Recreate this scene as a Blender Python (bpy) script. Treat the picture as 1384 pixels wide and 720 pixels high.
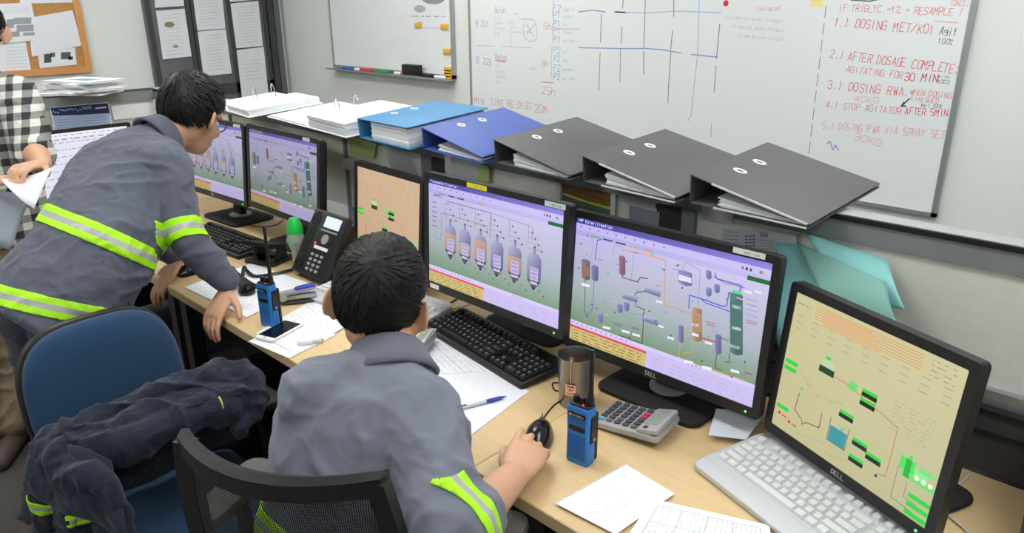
import bpy, bmesh, math, random
from mathutils import Vector, Matrix, noise
V = Vector
rnd = random.Random(7)
S = bpy.context.scene
C = S.collection
for o in list(bpy.data.objects): bpy.data.objects.remove(o)

# ------------------------------------------------------------------ camera
CAMZ = 1.58
FPX, YAW, PITCH, ROLL = 1003.0, -0.773, 0.3435, -0.0066
_cy, _sy, _cp, _sp = math.cos(YAW), math.sin(YAW), math.cos(PITCH), math.sin(PITCH)
CF = V((_sy*_cp, _cy*_cp, -_sp)); _R = V((_cy, -_sy, 0)); _U = _R.cross(CF)
CR = math.cos(ROLL)*_R + math.sin(ROLL)*_U
CU = -math.sin(ROLL)*_R + math.cos(ROLL)*_U
CP = V((0, 0, CAMZ))
cam_data = bpy.data.cameras.new('camera'); cam = bpy.data.objects.new('camera', cam_data); C.objects.link(cam)
cam_data.sensor_width = 36; cam_data.lens = FPX/1384*36; cam_data.clip_start = .02
_m = Matrix((CR, CU, -CF)).transposed().to_4x4(); _m.translation = CP
cam.matrix_world = _m
S.camera = cam

# ------------------------------------------------------------------ world, exposure
S.view_settings.view_transform = 'Standard'; S.view_settings.look = 'None'
S.view_settings.gamma = 1; S.view_settings.use_curve_mapping = False
S.view_settings.exposure = 0.0
w = bpy.data.worlds.new('world'); S.world = w; w.use_nodes = True
w.node_tree.nodes['Background'].inputs[0].default_value = (.8, .9, 1, 1)
w.node_tree.nodes['Background'].inputs[1].default_value = .25
LIGHT = 9.0          # strength of the ceiling light diffusers

# measuring helpers: a pixel of the photograph to a point on a plane of the room
def ray(x, y): return CF + CR*((x-692)/FPX) + CU*((360-y)/FPX)
def atz(x, y, z): d = ray(x, y); return CP + d*((z-CAMZ)/d.z)
def aty(x, y, Y): d = ray(x, y); return CP + d*(Y/d.y)
def atx(x, y, X): d = ray(x, y); return CP + d*(X/d.x)
def atw(x, y, w): return CP + ray(x, y)*w

# ------------------------------------------------------------------ materials
def lin(c):
    c = c/255
    return c/12.92 if c <= .04045 else ((c+.055)/1.055)**2.4
def rgb(r, g, b): return (lin(r), lin(g), lin(b), 1)
M = {}
def mat(name, col, rough=.5, metal=0, spec=.5, var=0, vscale=8, bump=0, bscale=60, emit=0, stretch=(1,1,1), coat=0):
    m = bpy.data.materials.new(name); m.use_nodes = True; nt = m.node_tree; N = nt.nodes; L = nt.links
    b = N['Principled BSDF']; c = rgb(*col)
    b.inputs['Base Color'].default_value = c; b.inputs['Roughness'].default_value = rough
    b.inputs['Metallic'].default_value = metal; b.inputs['Specular IOR Level'].default_value = spec
    b.inputs['Coat Weight'].default_value = coat
    if emit:
        b.inputs['Emission Color'].default_value = c; b.inputs['Emission Strength'].default_value = emit
    if var or bump:
        tc = N.new('ShaderNodeTexCoord'); mp = N.new('ShaderNodeMapping'); mp.inputs['Scale'].default_value = stretch
        L.new(tc.outputs['Object'], mp.inputs['Vector'])
    if var:
        n = N.new('ShaderNodeTexNoise'); n.inputs['Scale'].default_value = vscale; n.inputs['Detail'].default_value = 6
        L.new(mp.outputs[0], n.inputs['Vector'])
        r = N.new('ShaderNodeMapRange'); r.inputs['To Min'].default_value = 1-var; r.inputs['To Max'].default_value = 1+var
        r.inputs['From Min'].default_value = .25; r.inputs['From Max'].default_value = .75
        L.new(n.outputs['Fac'], r.inputs['Value'])
        mx = N.new('ShaderNodeVectorMath'); mx.operation = 'SCALE'; mx.inputs[0].default_value = c[:3]
        L.new(r.outputs[0], mx.inputs['Scale']); L.new(mx.outputs[0], b.inputs['Base Color'])
    if bump:
        n2 = N.new('ShaderNodeTexNoise'); n2.inputs['Scale'].default_value = bscale; n2.inputs['Detail'].default_value = 4
        L.new(mp.outputs[0], n2.inputs['Vector'])
        bp = N.new('ShaderNodeBump'); bp.inputs['Strength'].default_value = bump; bp.inputs['Distance'].default_value = .004
        L.new(n2.outputs['Fac'], bp.inputs['Height']); L.new(bp.outputs[0], b.inputs['Normal'])
    M[name] = m
    return m
def attr_mat(name, emit=0, rough=.6):
    m = bpy.data.materials.new(name); m.use_nodes = True; nt = m.node_tree; N = nt.nodes; L = nt.links
    b = N['Principled BSDF']; a = N.new('ShaderNodeVertexColor'); a.layer_name = 'Col'
    b.inputs['Roughness'].default_value = rough; b.inputs['Specular IOR Level'].default_value = .3
    if emit:
        b.inputs['Base Color'].default_value = (.012, .012, .014, 1)
        L.new(a.outputs['Color'], b.inputs['Emission Color']); b.inputs['Emission Strength'].default_value = emit
    else: L.new(a.outputs['Color'], b.inputs['Base Color'])
    M[name] = m
    return m
def glass_mat(name, col, rough=.02, alpha=.3):
    m = mat(name, col, rough); b = m.node_tree.nodes['Principled BSDF']; b.inputs['Alpha'].default_value = alpha
    return m
mat('wall', (228, 232, 230), .85, var=.02, vscale=3, bump=.05, bscale=200)
mat('ceiling', (235, 236, 234), .9, bump=.1, bscale=80)
mat('carpet', (82, 80, 78), .95, var=.25, vscale=160, bump=.6, bscale=400)
mat('desk', (214, 186, 140), .42, var=.06, vscale=9, stretch=(1.2, 9, 1), bump=.02, bscale=300)
mat('deskedge', (222, 196, 152), .5, var=.05, vscale=9)
mat('cream', (222, 224, 218), .8, var=.03, vscale=40, bump=.1, bscale=500)
mat('fabricgrey', (190, 194, 192), .9, var=.05, vscale=60, bump=.2, bscale=700)
mat('rail', (132, 138, 142), .45, var=.04, vscale=20)
mat('raillight', (196, 200, 200), .5)
mat('boardwhite', (232, 237, 240), .3)
mat('railcap', (158, 162, 164), .4)
mat('trimwhite', (236, 236, 234), .3)
mat('darkmetal', (62, 62, 64), .5)
mat('black', (22, 22, 24), .45)
mat('blackgloss', (14, 14, 16), .18)
mat('blackmatte', (26, 26, 28), .75, bump=.15, bscale=500)
mat('bezel', (30, 30, 33), .42, bump=.08, bscale=900)
mat('key', (30, 30, 33), .55)
mat('whitekey', (218, 221, 225), .5)
mat('whiteplastic', (200, 204, 210), .45)
mat('legend', (205, 205, 208), .6)
mat('white', (240, 241, 242), .7)
mat('paper', (230, 233, 241), .75, var=.015, vscale=14)
mat('pages', (232, 236, 242), .85, var=.16, vscale=1.0, stretch=(3, 3, 900))
mat('chrome', (215, 217, 220), .12, 1)
mat('steel', (150, 148, 146), .28, 1, bump=.02, bscale=60)
mat('alu', (178, 182, 186), .38, .8)
mat('silver', (178, 180, 182), .4, .3)
mat('tealpaper', (140, 205, 206), .75, var=.05, vscale=12)
mat('greennote', (176, 204, 128), .8, var=.04, vscale=20)
mat('yellownote', (240, 236, 130), .8)
mat('lamp', (255, 255, 250), .5, emit=LIGHT)
mat('ledblue', (40, 90, 255), .5, emit=8)
mat('ledgreen', (60, 255, 90), .5, emit=4)
mat('ledred', (255, 60, 50), .5, emit=1.5)
mat('cork', (190, 140, 82), .9, var=.18, vscale=70, bump=.3, bscale=200)
mat('corkframe', (212, 150, 92), .5, var=.08, vscale=10)
mat('cabinet', (98, 101, 106), .5, var=.03, vscale=20)
attr_mat('print'); attr_mat('printgloss', rough=.35)
attr_mat('screen', emit=1.0, rough=.35)

# ------------------------------------------------------------------ mesh building
class MB:
    def __init__(s): s.v = []; s.f = []; s.m = []; s.mi = 0; s.xf = None
    def add(s, vs, fs):
        o = len(s.v)
        s.v += [tuple(s.xf @ V(p)) if s.xf else tuple(p) for p in vs]
        s.f += [tuple(i+o for i in f) for f in fs]; s.m += [s.mi]*len(fs)
        return s
    def box(s, x0, x1, y0, y1, z0, z1, rx=None):
        vs = [(x0,y0,z0),(x1,y0,z0),(x1,y1,z0),(x0,y1,z0),(x0,y0,z1),(x1,y0,z1),(x1,y1,z1),(x0,y1,z1)]
        if rx: vs = [rx @ V(p) for p in vs]
        return s.add(vs, [(3,2,1,0),(4,5,6,7),(0,1,5,4),(1,2,6,5),(2,3,7,6),(3,0,4,7)])
    def rings(s, rs, cap=True, closed=True):
        n = len(rs[0]); vs = [p for r in rs for p in r]; fs = []
        for i in range(len(rs)-1):
            for j in range(n if closed else n-1):
                k = (j+1) % n
                fs.append((i*n+j, i*n+k, (i+1)*n+k, (i+1)*n+j))
        if cap: fs.append(tuple(reversed(range(n)))); fs.append(tuple((len(rs)-1)*n+j for j in range(n)))
        return s.add(vs, fs)
    def prism(s, poly, z0, z1, bev=0, axis='z'):
        def off(d):
            n = len(poly); out = []
            for i in range(n):
                a, b, c = V(poly[i-1]), V(poly[i]), V(poly[(i+1) % n])
                e1 = (b-a); e2 = (c-b)
                if e1.length < 1e-9 or e2.length < 1e-9: out.append(b); continue
                e1.normalize(); e2.normalize()
                n1 = V((-e1.y, e1.x)); n2 = V((-e2.y, e2.x)); nn = n1+n2
                k = 1+n1.dot(n2)
                out.append(b + nn*(d/max(k, .3)))
            return out
        if bev: lv = [(z0, bev), (z0+bev*.3, bev*.3), (z0+bev, 0), (z1-bev, 0), (z1-bev*.3, bev*.3), (z1, bev)]
        else: lv = [(z0, 0), (z1, 0)]
        T = {'z': lambda p, z: (p[0], p[1], z), 'y': lambda p, z: (p[0], -z, p[1]), 'x': lambda p, z: (z, p[0], p[1])}[axis]
        return s.rings([[T(p, z) for p in off(d)] for z, d in lv])
    def tube(s, path, r, n=8, cap=True):
        P = [V(p) for p in path]; rs = []; R = r if isinstance(r, (list, tuple)) else [r]*len(P)
        t = (P[1]-P[0]).normalized(); u = t.orthogonal().normalized()
        for i, p in enumerate(P):
            a = P[max(i-1, 0)]; b = P[min(i+1, len(P)-1)]; t2 = (b-a).normalized()
            u = (u - t2*u.dot(t2)).normalized(); w2 = t2.cross(u)
            rs.append([p + (u*math.cos(2*math.pi*k/n) + w2*math.sin(2*math.pi*k/n))*R[i] for k in range(n)])
        return s.rings(rs, cap)
    def lathe(s, prof, n=20, cx=0, cy=0, cap=True):
        return s.rings([[(cx+r*math.cos(2*math.pi*k/n), cy+r*math.sin(2*math.pi*k/n), z) for k in range(n)] for r, z in prof], cap)
    def ell(s, c, r, n=14, m=10, rot=None):
        c = V(c); rs = []
        for i in range(m+1):
            t = math.pi*(i/m); t = min(max(t, .02), math.pi-.02)
            rg = []
            for k in range(n):
                a = 2*math.pi*k/n
                p = V((r[0]*math.sin(t)*math.cos(a), r[1]*math.sin(t)*math.sin(a), -r[2]*math.cos(t)))
                if rot: p = rot @ p
                rg.append(c+p)
            rs.append(rg)
        return s.rings(rs)
    def sheet(s, fn, nu, nv, th=0):
        g = [[V(fn(i/nu, j/nv)) for j in range(nv+1)] for i in range(nu+1)]
        vs = [p for r in g for p in r]; W = nv+1
        fs = [(i*W+j, (i+1)*W+j, (i+1)*W+j+1, i*W+j+1) for i in range(nu) for j in range(nv)]
        return s.add(vs, fs)
def rrect(x0, x1, y0, y1, r, n=4):
    out = []
    for cx, cy, a in ((x1-r, y0+r, -90), (x1-r, y1-r, 0), (x0+r, y1-r, 90), (x0+r, y0+r, 180)):
        for k in range(n+1):
            t = math.radians(a+90*k/n); out.append((cx+r*math.cos(t), cy+r*math.sin(t)))
    return out
def circ(cx, cy, r, n=16, ry=None): return [(cx+r*math.cos(2*math.pi*k/n), cy+(ry or r)*math.sin(2*math.pi*k/n)) for k in range(n)]
def obj(name, mb, mats, parent=None, xf=None, smooth=35, kind=None, label=None):
    me = bpy.data.meshes.new(name)
    vs = mb.v if xf is None else [tuple(xf @ V(p)) for p in mb.v]
    me.from_pydata(vs, [], mb.f); me.update()
    mats = mats if isinstance(mats, (list, tuple)) else [mats]
    for m in mats: me.materials.append(M[m])
    if len(mats) > 1: me.polygons.foreach_set('material_index', mb.m)
    if smooth:
        me.polygons.foreach_set('use_smooth', [True]*len(me.polygons)); me.set_sharp_from_angle(angle=math.radians(smooth))
    o = bpy.data.objects.new(name, me); C.objects.link(o)
    if parent: o.parent = parent
    if kind: o['kind'] = kind
    if label: o['label'] = label
    return o
def thing(name, label, cat, loc=(0,0,0), rz=0, group=None, rx=0):
    o = bpy.data.objects.new(name, None); C.objects.link(o); o.location = loc; o.rotation_euler = (rx, 0, rz)
    o.empty_display_size = .05
    o['label'] = label; o['category'] = cat
    if group: o['group'] = group
    return o
def tag(o, label, cat, group=None):
    o['label'] = label; o['category'] = cat
    if group: o['group'] = group
    return o
def struct(name, mb, m, parent=None, xf=None, smooth=35):
    o = obj(name, mb, m, parent, xf, smooth); o['kind'] = 'structure'; return o
def share(src, parent, loc):
    o = src.copy(); C.objects.link(o); o.parent = parent; o.location = loc; return o
def bx(*a): return MB().box(*a)
def Tm(x, y, z): return Matrix.Translation((x, y, z))
def Rm(a, ax): return Matrix.Rotation(a, 4, ax)

# ------------------------------------------------------------------ flat print (lettering, drawings, screen images)
FONT = {}
for ln in """A 00 26 40|12 32
B 00 06 36 45 44 33 03|33 42 41 30 00
C 45 36 16 05 01 10 30 41
D 00 06 26 44 42 20 00
E 46 06 00 40|03 33
F 46 06 00|03 33
G 45 36 16 05 01 10 30 41 43 23
H 00 06|40 46|03 43
I 20 26
J 36 31 20 10 01
K 00 06|46 02|13 40
L 06 00 40
M 00 06 23 46 40
N 00 06 40 46
O 16 05 01 10 30 41 45 36 16
P 00 06 36 45 44 33 03
Q 16 05 01 10 30 41 45 36 16|22 40
R 00 06 36 45 44 33 03|23 40
S 45 36 16 05 04 13 33 42 41 30 10 01
T 06 46|26 20
U 06 01 10 30 41 46
V 06 20 46
W 06 10 24 30 46
X 00 46|06 40
Y 06 23 46|23 20
Z 06 46 00 40
0 16 05 01 10 30 41 45 36 16
1 14 26 20
2 05 16 36 45 44 00 40
3 05 16 36 45 44 33 13|33 42 41 30 10 01
4 30 36 02 42
5 46 06 03 33 42 41 30 00
6 36 05 01 10 30 41 42 33 03
7 06 46 10
8 13 04 05 16 36 45 44 33 13 02 01 10 30 41 42 33
9 43 13 04 05 16 36 45 41 30 10
% 00 46|06 05 15 16 06|40 41 31 30 40
/ 00 46
. 20 21
, 21 10
- 13 33
+ 13 33|22 24
: 21 22|24 25
; 21 10|24 25
! 26 22|20 21
( 36 25 21 30
) 16 25 21 10
> 03 43|34 43 32
= 12 32|14 34
g 43 14 03 12 32 43|44 40 30 10
a 43 14 03 01 10 31 43|44 41 40
i 20 24|26 25
t 26 21 30|14 34
h 06 00|02 14 34 43 40
c 43 14 03 01 10 30 41
e 02 42 43 34 14 03 01 10 30 41
m 00 04|03 14 23 20|23 34 43 40
n 00 04|03 14 34 43 40
o 14 03 01 10 30 41 43 34 14
r 10 14|13 24 34
s 44 14 03 12 32 41 30 00
k 06 00|44 02|12 40
l 26 20
d 46 40|43 34 14 03 01 10 30 41
u 04 01 10 30 41|44 40
p 04 00|03 14 34 43 42 31 01
f 36 26 20|14 34""".split('\n'):
    ch, rest = ln[0], ln[2:]
    FONT[ch] = [[(int(p[0])/4, int(p[1])/6) for p in st.split()] for st in rest.split('|')]
class Canvas:
    """flat print: coloured shapes stacked by a hair's breadth; u to the right, v up"""
    EPS = .00006
    def __init__(s, fn=None): s.v = []; s.f = []; s.c = []; s.l = 1; s.fn = fn
    def P(s, p): return s.fn(p) if s.fn else p
    def poly(s, pts, col, raw=False):
        pts = [p if raw else s.P(p) for p in pts]; o = len(s.v)
        a = sum(pts[i][0]*pts[(i+1) % len(pts)][1]-pts[(i+1) % len(pts)][0]*pts[i][1] for i in range(len(pts)))
        cols = col if isinstance(col[0], (tuple, list)) else [col]*len(pts)
        if a < 0: pts = pts[::-1]; cols = cols[::-1]
        s.v += [(p[0], p[1], s.l) for p in pts]; s.f.append(tuple(range(o, o+len(pts)))); s.c += [rgb(*c) for c in cols]
        return s
    def up(s): s.l += 1; return s
    def rect(s, x0, y0, x1, y1, col): return s.poly([(x0,y0),(x1,y0),(x1,y1),(x0,y1)], col)
    def line(s, pts, w, col):
        Q = [V(s.P(p)[:2]) for p in pts]
        for a, b in zip(Q, Q[1:]):
            d = b-a
            if d.length < 1e-7: continue
            d.normalize(); n = V((-d.y, d.x))*w/2; e = d*w*.3
            s.poly([a-n-e, b-n+e, b+n+e, a+n-e], col, True)
        return s
    def circle(s, c, r, col, n=12, ry=None):
        q = s.P(c); return s.poly(circ(q[0], q[1], r, n, ry), col, True)
    def text(s, t, p, q, col, h, w=None, jit=.05, wt=.09, low=1):
        """stroke lettering along p -> q (ends of the base line), letter height h"""
        a = V(s.P(p)[:2]); b = V(s.P(q)[:2]); d = b-a; n = len(t); adv = d.length/n; d.normalize(); u = V((-d.y, d.x))
        cw = adv*.72
        for i, ch in enumerate(t):
            st = FONT.get(ch) or FONT.get(ch.upper())
            if not st: continue
            k = .75 if ch not in FONT else 1
            j = V((rnd.uniform(-jit, jit)*h, rnd.uniform(-jit, jit)*h)); sl = rnd.uniform(-.05, .12)*h
            for pl in st:
                Q = [a + d*(adv*i + x*cw + y*sl) + u*(y*h*k) + j for x, y in pl]
                for m, e in zip(Q, Q[1:]):
                    g = e-m
                    if g.length < 1e-7: continue
                    g.normalize(); nn = V((-g.y, g.x))*h*wt/2; ee = g*h*wt*.3
                    s.poly([m-nn-ee, e-nn+ee, e+nn+ee, m+nn-ee], col, True)
        return s
    def dashes(s, x0, x1, y, h, col, fill=.75, word=.03):
        """a line of print too small to read"""
        x = x0
        while x < x1:
            wd = min(word*rnd.uniform(.4, 1.6), x1-x)
            s.rect(x, y-h/2, x+wd*fill, y+h/2, col); x += wd
        return s
    def build(s, name, m, parent=None, xf=None, plane='xz', kind=None, label=None, off=0):
        e = s.EPS
        T = {'xz': lambda p: (p[0], -p[2]*e-off, p[1]), 'xy': lambda p: (p[0], p[1], p[2]*e+off)}[plane]
        vs = [V(T(p)) for p in s.v]
        if xf: vs = [xf @ p for p in vs]
        me = bpy.data.meshes.new(name); me.from_pydata([tuple(p) for p in vs], [], s.f); me.update()
        ca = me.color_attributes.new('Col', 'FLOAT_COLOR', 'CORNER')
        flat = [x for f in s.f for i in f for x in s.c[i]]
        ca.data.foreach_set('color', flat)
        me.materials.append(M[m])
        o = bpy.data.objects.new(name, me); C.objects.link(o)
        if parent: o.parent = parent
        if kind: o['kind'] = kind
        if label: o['label'] = label
        return o
# ================================================================== the room
DZ = .73            # desk top
FY = .818           # desk front edge
PY = 1.50           # partition face
PZ = 1.172          # partition top
WY = 2.82           # back wall
WX = -5.0           # left wall
struct('floor', bx(WX, 3.2, -3, WY, -.1, 0), 'carpet')
struct('ceiling', bx(WX, 3.2, -3, WY, 2.7, 2.8), 'ceiling')
struct('wall_back', bx(WX-.1, 3.3, WY, WY+.1, 0, 2.7), 'wall')
struct('wall_left', bx(WX-.1, WX, -3, WY, 0, 2.7), 'wall')
struct('wall_right', bx(3.2, 3.3, -3, WY, 0, 2.7), 'wall')
struct('wall_front', bx(WX, 3.2, -3.1, -3, 0, 2.7), 'wall')
spots = [(-4, -1.6, 'rear left corner'), (-4, .7, 'over the plaid shirt'), (-1.6, -1.6, 'behind the mesh chair'), (-1.6, .7, 'over the desk row'), (.8, -1.6, 'behind the camera'), (.8, .7, 'right of the desk row'), (-2.8, 2.05, 'near the small whiteboard'), (-.4, 2.05, 'near the large whiteboard')]
for x, y, t in spots:
    L = thing('ceiling_light', 'white recessed fluorescent ceiling panel '+t, 'ceiling light', (x, y, 2.7), 0, 'recessed ceiling panels')
    fr = MB()
    for a in ((-.62,.62,-.32,-.3),(-.62,.62,.3,.32),(-.62,-.6,-.3,.3),(.6,.62,-.3,.3)): fr.box(*a, -.03, 0)
    obj('frame', fr, 'white', L); obj('diffuser', bx(-.6,.6,-.3,.3,-.02,-.005), 'lamp', L)

# ---- desks: three tops side by side, one behind the left partition corner
def desk(name, label, x0, x1, y0, y1):
    t = thing(name, label, 'desk', ((x0+x1)/2, (y0+y1)/2, 0), 0, 'wood-effect desks')
    hx, hy = (x1-x0)/2, (y1-y0)/2
    obj('desk_top', MB().prism(rrect(-hx+.0008, hx-.0008, -hy, hy, .003, 2), DZ-.028, DZ, .0015), 'desk', t)
    obj('edge_band', bx(-hx+.002, hx-.002, -hy-.0012, -hy, DZ-.0265, DZ-.0015), 'deskedge', t)
    obj('modesty_panel', bx(-hx+.04, hx-.04, hy-.16, hy-.14, .12, DZ-.028), 'blackmatte', t)
    for sx in (-1, 1):
        m = MB(); X = sx*(hx-.05)
        m.box(X-.025, X+.025, -hy+.08, -hy+.13, .03, DZ-.028); m.box(X-.025, X+.025, hy-.13, hy-.08, .03, DZ-.028)
        m.box(X-.03, X+.03, -hy+.04, hy-.04, 0, .03)
        obj('leg', m, 'darkmetal', t)
    return t
BY = 1.47
desk('desk', 'wood-effect desk under the two right monitors', -.911, .75, FY, BY)
desk('desk', 'wood-effect desk in the middle under the desk phone', -2.51, -.911, FY, BY)
desk('desk', 'wood-effect desk beyond the leaning man', -3.34, -2.51, FY, BY)
t = desk('desk', 'wood-effect side desk behind the plaid-shirted man', -.85, .75, -.31, .31)
t.location = (-3.66, .64, 0); t.rotation_euler = (0, 0, math.pi/2)

# ---- partition along the desks
pt = thing('desk_partition', 'long grey-railed office partition with cream panels behind the monitors', 'partition', (0, PY, 0))
x0, x1 = -4.06, .9
m = MB(); m.box(x0, x1, 0, .05, PZ-.056, PZ-.008); obj('top_rail', m, 'rail', pt)
m = MB(); m.box(x0, x1, -.004, .054, PZ-.013, PZ-.003); obj('rail_gasket', m, 'black', pt)
m = MB(); m.prism(rrect(0, .05, PZ-.003, PZ, .0012, 2), x0, x1, axis='x'); obj('rail_cap', m, 'railcap', pt)
for a, b in ((-4.0,-3.2),(-3.19,-2.31),(-2.30,-1.87),(-1.75,-1.287),(-1.09,-.965),(-.86,.9)):
    obj('panel', bx(a, b, .006, .044, DZ+.13, PZ-.056), 'cream', pt)
for a, b, mm in ((-3.2,-3.19,'rail'),(-2.31,-2.30,'rail'),(-1.865,-1.815,'rail'),(-1.81,-1.75,'darkmetal'),(-1.287,-1.272,'raillight'),(-1.104,-1.09,'raillight'),(-.965,-.895,'darkmetal'),(-.895,-.86,'rail')):
    obj('post', bx(a, b, -.006, .05, DZ, PZ-.056), mm, pt)
# picture panel
cv = Canvas()
H0, H1 = DZ+.13, PZ-.056
cv.poly([(-1.272,H0),(-1.104,H0),(-1.104,H1-.055),(-1.272,H1-.055)], [(38,66,52),(46,74,50),(60,104,76),(42,92,70)])
cv.poly([(-1.272,H1-.055),(-1.104,H1-.055),(-1.104,H1),(-1.272,H1)], [(70,78,56),(110,90,66),(150,104,70),(120,96,60)])
cv.up()
for k, (c, o, wd) in enumerate((((196,204,60),.03,.006),((70,110,140),.04,.007),((120,84,50),.012,.006),((60,90,70),.075,.01),((52,84,66),.1,.012))):
    cv.line([(-1.272, H1-o), (-1.19, H1-o-.008), (-1.104, H1-o-.012)], wd, c)
cv.build('landscape_print', 'printgloss', pt, Tm(0, .004, 0))
obj('picture_backing', bx(-1.272, -1.104, .006, .04, H0, H1), 'darkmetal', pt)
m = MB(); m.box(-.86, .9, -.03, .05, DZ+.01, DZ+.13); obj('cable_trough', m, 'darkmetal', pt)
m = MB(); m.box(-.86, .9, -.034, -.03, DZ+.085, DZ+.092); m.box(-.86,.9,-.034,.0,DZ+.128,DZ+.136); obj('trough_lip', m, 'black', pt)
obj('trough_rail', bx(-.86, .9, -.012, .05, DZ+.136, DZ+.165), 'alu', pt)
obj('lower_panel', bx(x0, x1, 0, .05, .05, DZ), 'fabricgrey', pt)
# side partition on the left
ps = thing('desk_partition', 'grey-railed side partition carrying the stack of booklets', 'partition', (-4.06, PY, 0))
obj('top_rail', bx(0, .05, -2.2, 0, PZ-.056, PZ-.006), 'rail', ps)
obj('rail_cap', bx(-.001, .051, -2.2, 0, PZ-.006, PZ), 'darkmetal', ps)
obj('panel', bx(.006, .044, -2.2, -.01, DZ+.02, PZ-.056), 'fabricgrey', ps)
obj('lower_panel', bx(.004, .046, -2.2, -.01, .05, DZ+.02), 'fabricgrey', ps)

# ---- computer towers in the dark under the desks
for X, lab in ((-1.5, 'black computer tower with blue light under the desk beside the blue chair'), (-2.2, 'black computer tower under the desk before the leaning man')):
    t = thing('computer_tower', lab, 'computer', (X, 1.03, 0), 0, 'computer towers')
    obj('case', MB().prism(rrect(-.09, .09, -.2, .2, .01), .0, .42, .004), 'black', t)
    obj('front_panel', MB().prism(rrect(-.085, .085, .01, .41, .01), .2, .212, .003, 'y'), 'blackgloss', t)
    obj('drive_door', MB().prism(rrect(-.075, .075, .33, .37, .003), .212, .215, .001, 'y'), 'black', t)
    obj('power_light', MB().prism(circ(.03, .38, .004, 10), .212, .2145, 0, 'y'), 'ledblue', t)
    obj('vent', bx(-.06,.06,-.2135,-.212,.05,.2), 'darkmetal', t)

# ================================================================== monitors
def monitor(label, q, w, h, draw, col, plate, bez=(.016,.017,.016,.022), name='monitor', logo=True, base=DZ, aspect=None, group='flat desktop monitors', lz=.004):
    x, y, z, yaw, tilt = q; z += CAMZ
    t = thing(name, label, 'monitor', (x, y, base), yaw, group)
    bl, br, btop, bb = bez
    X = Tm(0, 0, z-base) @ Rm(-tilt, 'X')
    # bezel: a ring with an opening for the panel
    o = rrect(-w/2, w/2, 0, h, .009, 3); i = rrect(-w/2+bl, w/2-br, bb, h-btop, .002, 3)
    m = MB()
    def rg(P, yy, s=0): return [(p[0]*(1-s), yy, p[1]) for p in P]
    m.rings([rg(i, .006), rg(i, 0), rg(o, .0), rg(o, .022), rg(i, .022)], cap=False)
    m.f = [tuple(reversed(f)) for f in m.f]
    fr = obj('bezel', m, 'bezel', t, X)
    m = MB(); m.prism(rrect(-w/2+.01, w/2-.01, .008, h-.008, .01), -.036, -.021, .004, 'y')
    m.prism(rrect(-w*.3, w*.3, h*.15, h*.85, .02), -.062, -.034, .01, 'y'); obj('back_cover', m, 'bezel', t, X)
    # picture: canvas in screen coordinates, lower left corner at 0,0
    u0, u1, v0, v1 = -w/2+bl, w/2-br, bb, h-btop
    Wm = Tm(x, y, base) @ Rm(yaw, 'Z')
    Xs = Wm @ X; og = Xs @ V((u0, .003, v0)); ex = (Xs.to_3x3() @ V((1,0,0))); ez = (Xs.to_3x3() @ V((0,0,1))); ny = ex.cross(ez)
    def px(p):
        d = ray(*p); k = (og-CP).dot(ny)/d.dot(ny); q = CP+d*k-og
        return (q.dot(ex), q.dot(ez))
    cv = Canvas(); cv.W, cv.H = u1-u0, v1-v0; cv.px = px
    draw(cv)
    cv.build('screen', 'screen', t, X @ Tm(u0, .003, v0))
    # logo and power light
    if logo:
        lg = Canvas(); lw = .03; 
        lg.text('DELL', (-lw/2, bb*.3), (lw/2, bb*.3), (190,192,196), bb*.42, jit=0, wt=.16); lg.build('logo', 'print', fr, X, off=.0002)
    obj('power_light', MB().prism(circ(w/2-br-.012, bb*.45, .0022, 8), 0, .0008, 0, 'y'), 'ledgreen', t, X)
    # stand
    cx, cyy, pw, pd = plate
    lc = Wm.inverted() @ V((cx, cyy, base))
    m = MB().prism(rrect(lc.x-pw/2, lc.x+pw/2, lc.y-pd*.55, lc.y+pd*.45, .03, 5), 0, .012, .004); obj('stand_base', m, 'blackmatte', t)
    m = MB().lathe([(.045,.012),(.045,.017),(.04,.02)], 24, lc.x, lc.y); obj('swivel_disc', m, 'silver', t)
    top = X @ V((0, .05, h*.5))
    m = MB().prism(rrect(lc.x-.032, lc.x+.032, lc.y-.014, lc.y+.014, .008), .017, top.z, .003); obj('column', m, 'black', t)
    m = MB().tube([(lc.x*.5, lc.y, top.z-.01), (0, top.y, top.z-.01)], .02, 10); 
    if (V((lc.x*.5, lc.y))-V((0, top.y))).length > .012: obj('neck', m, 'black', t)
    return t, X, (u0, v0), px, fr
def mon(*a, **k): return monitor(*a, **k)
LAV = (206,198,246); LAV2 = (214,206,248); GRN = (124,160,128)
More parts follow.
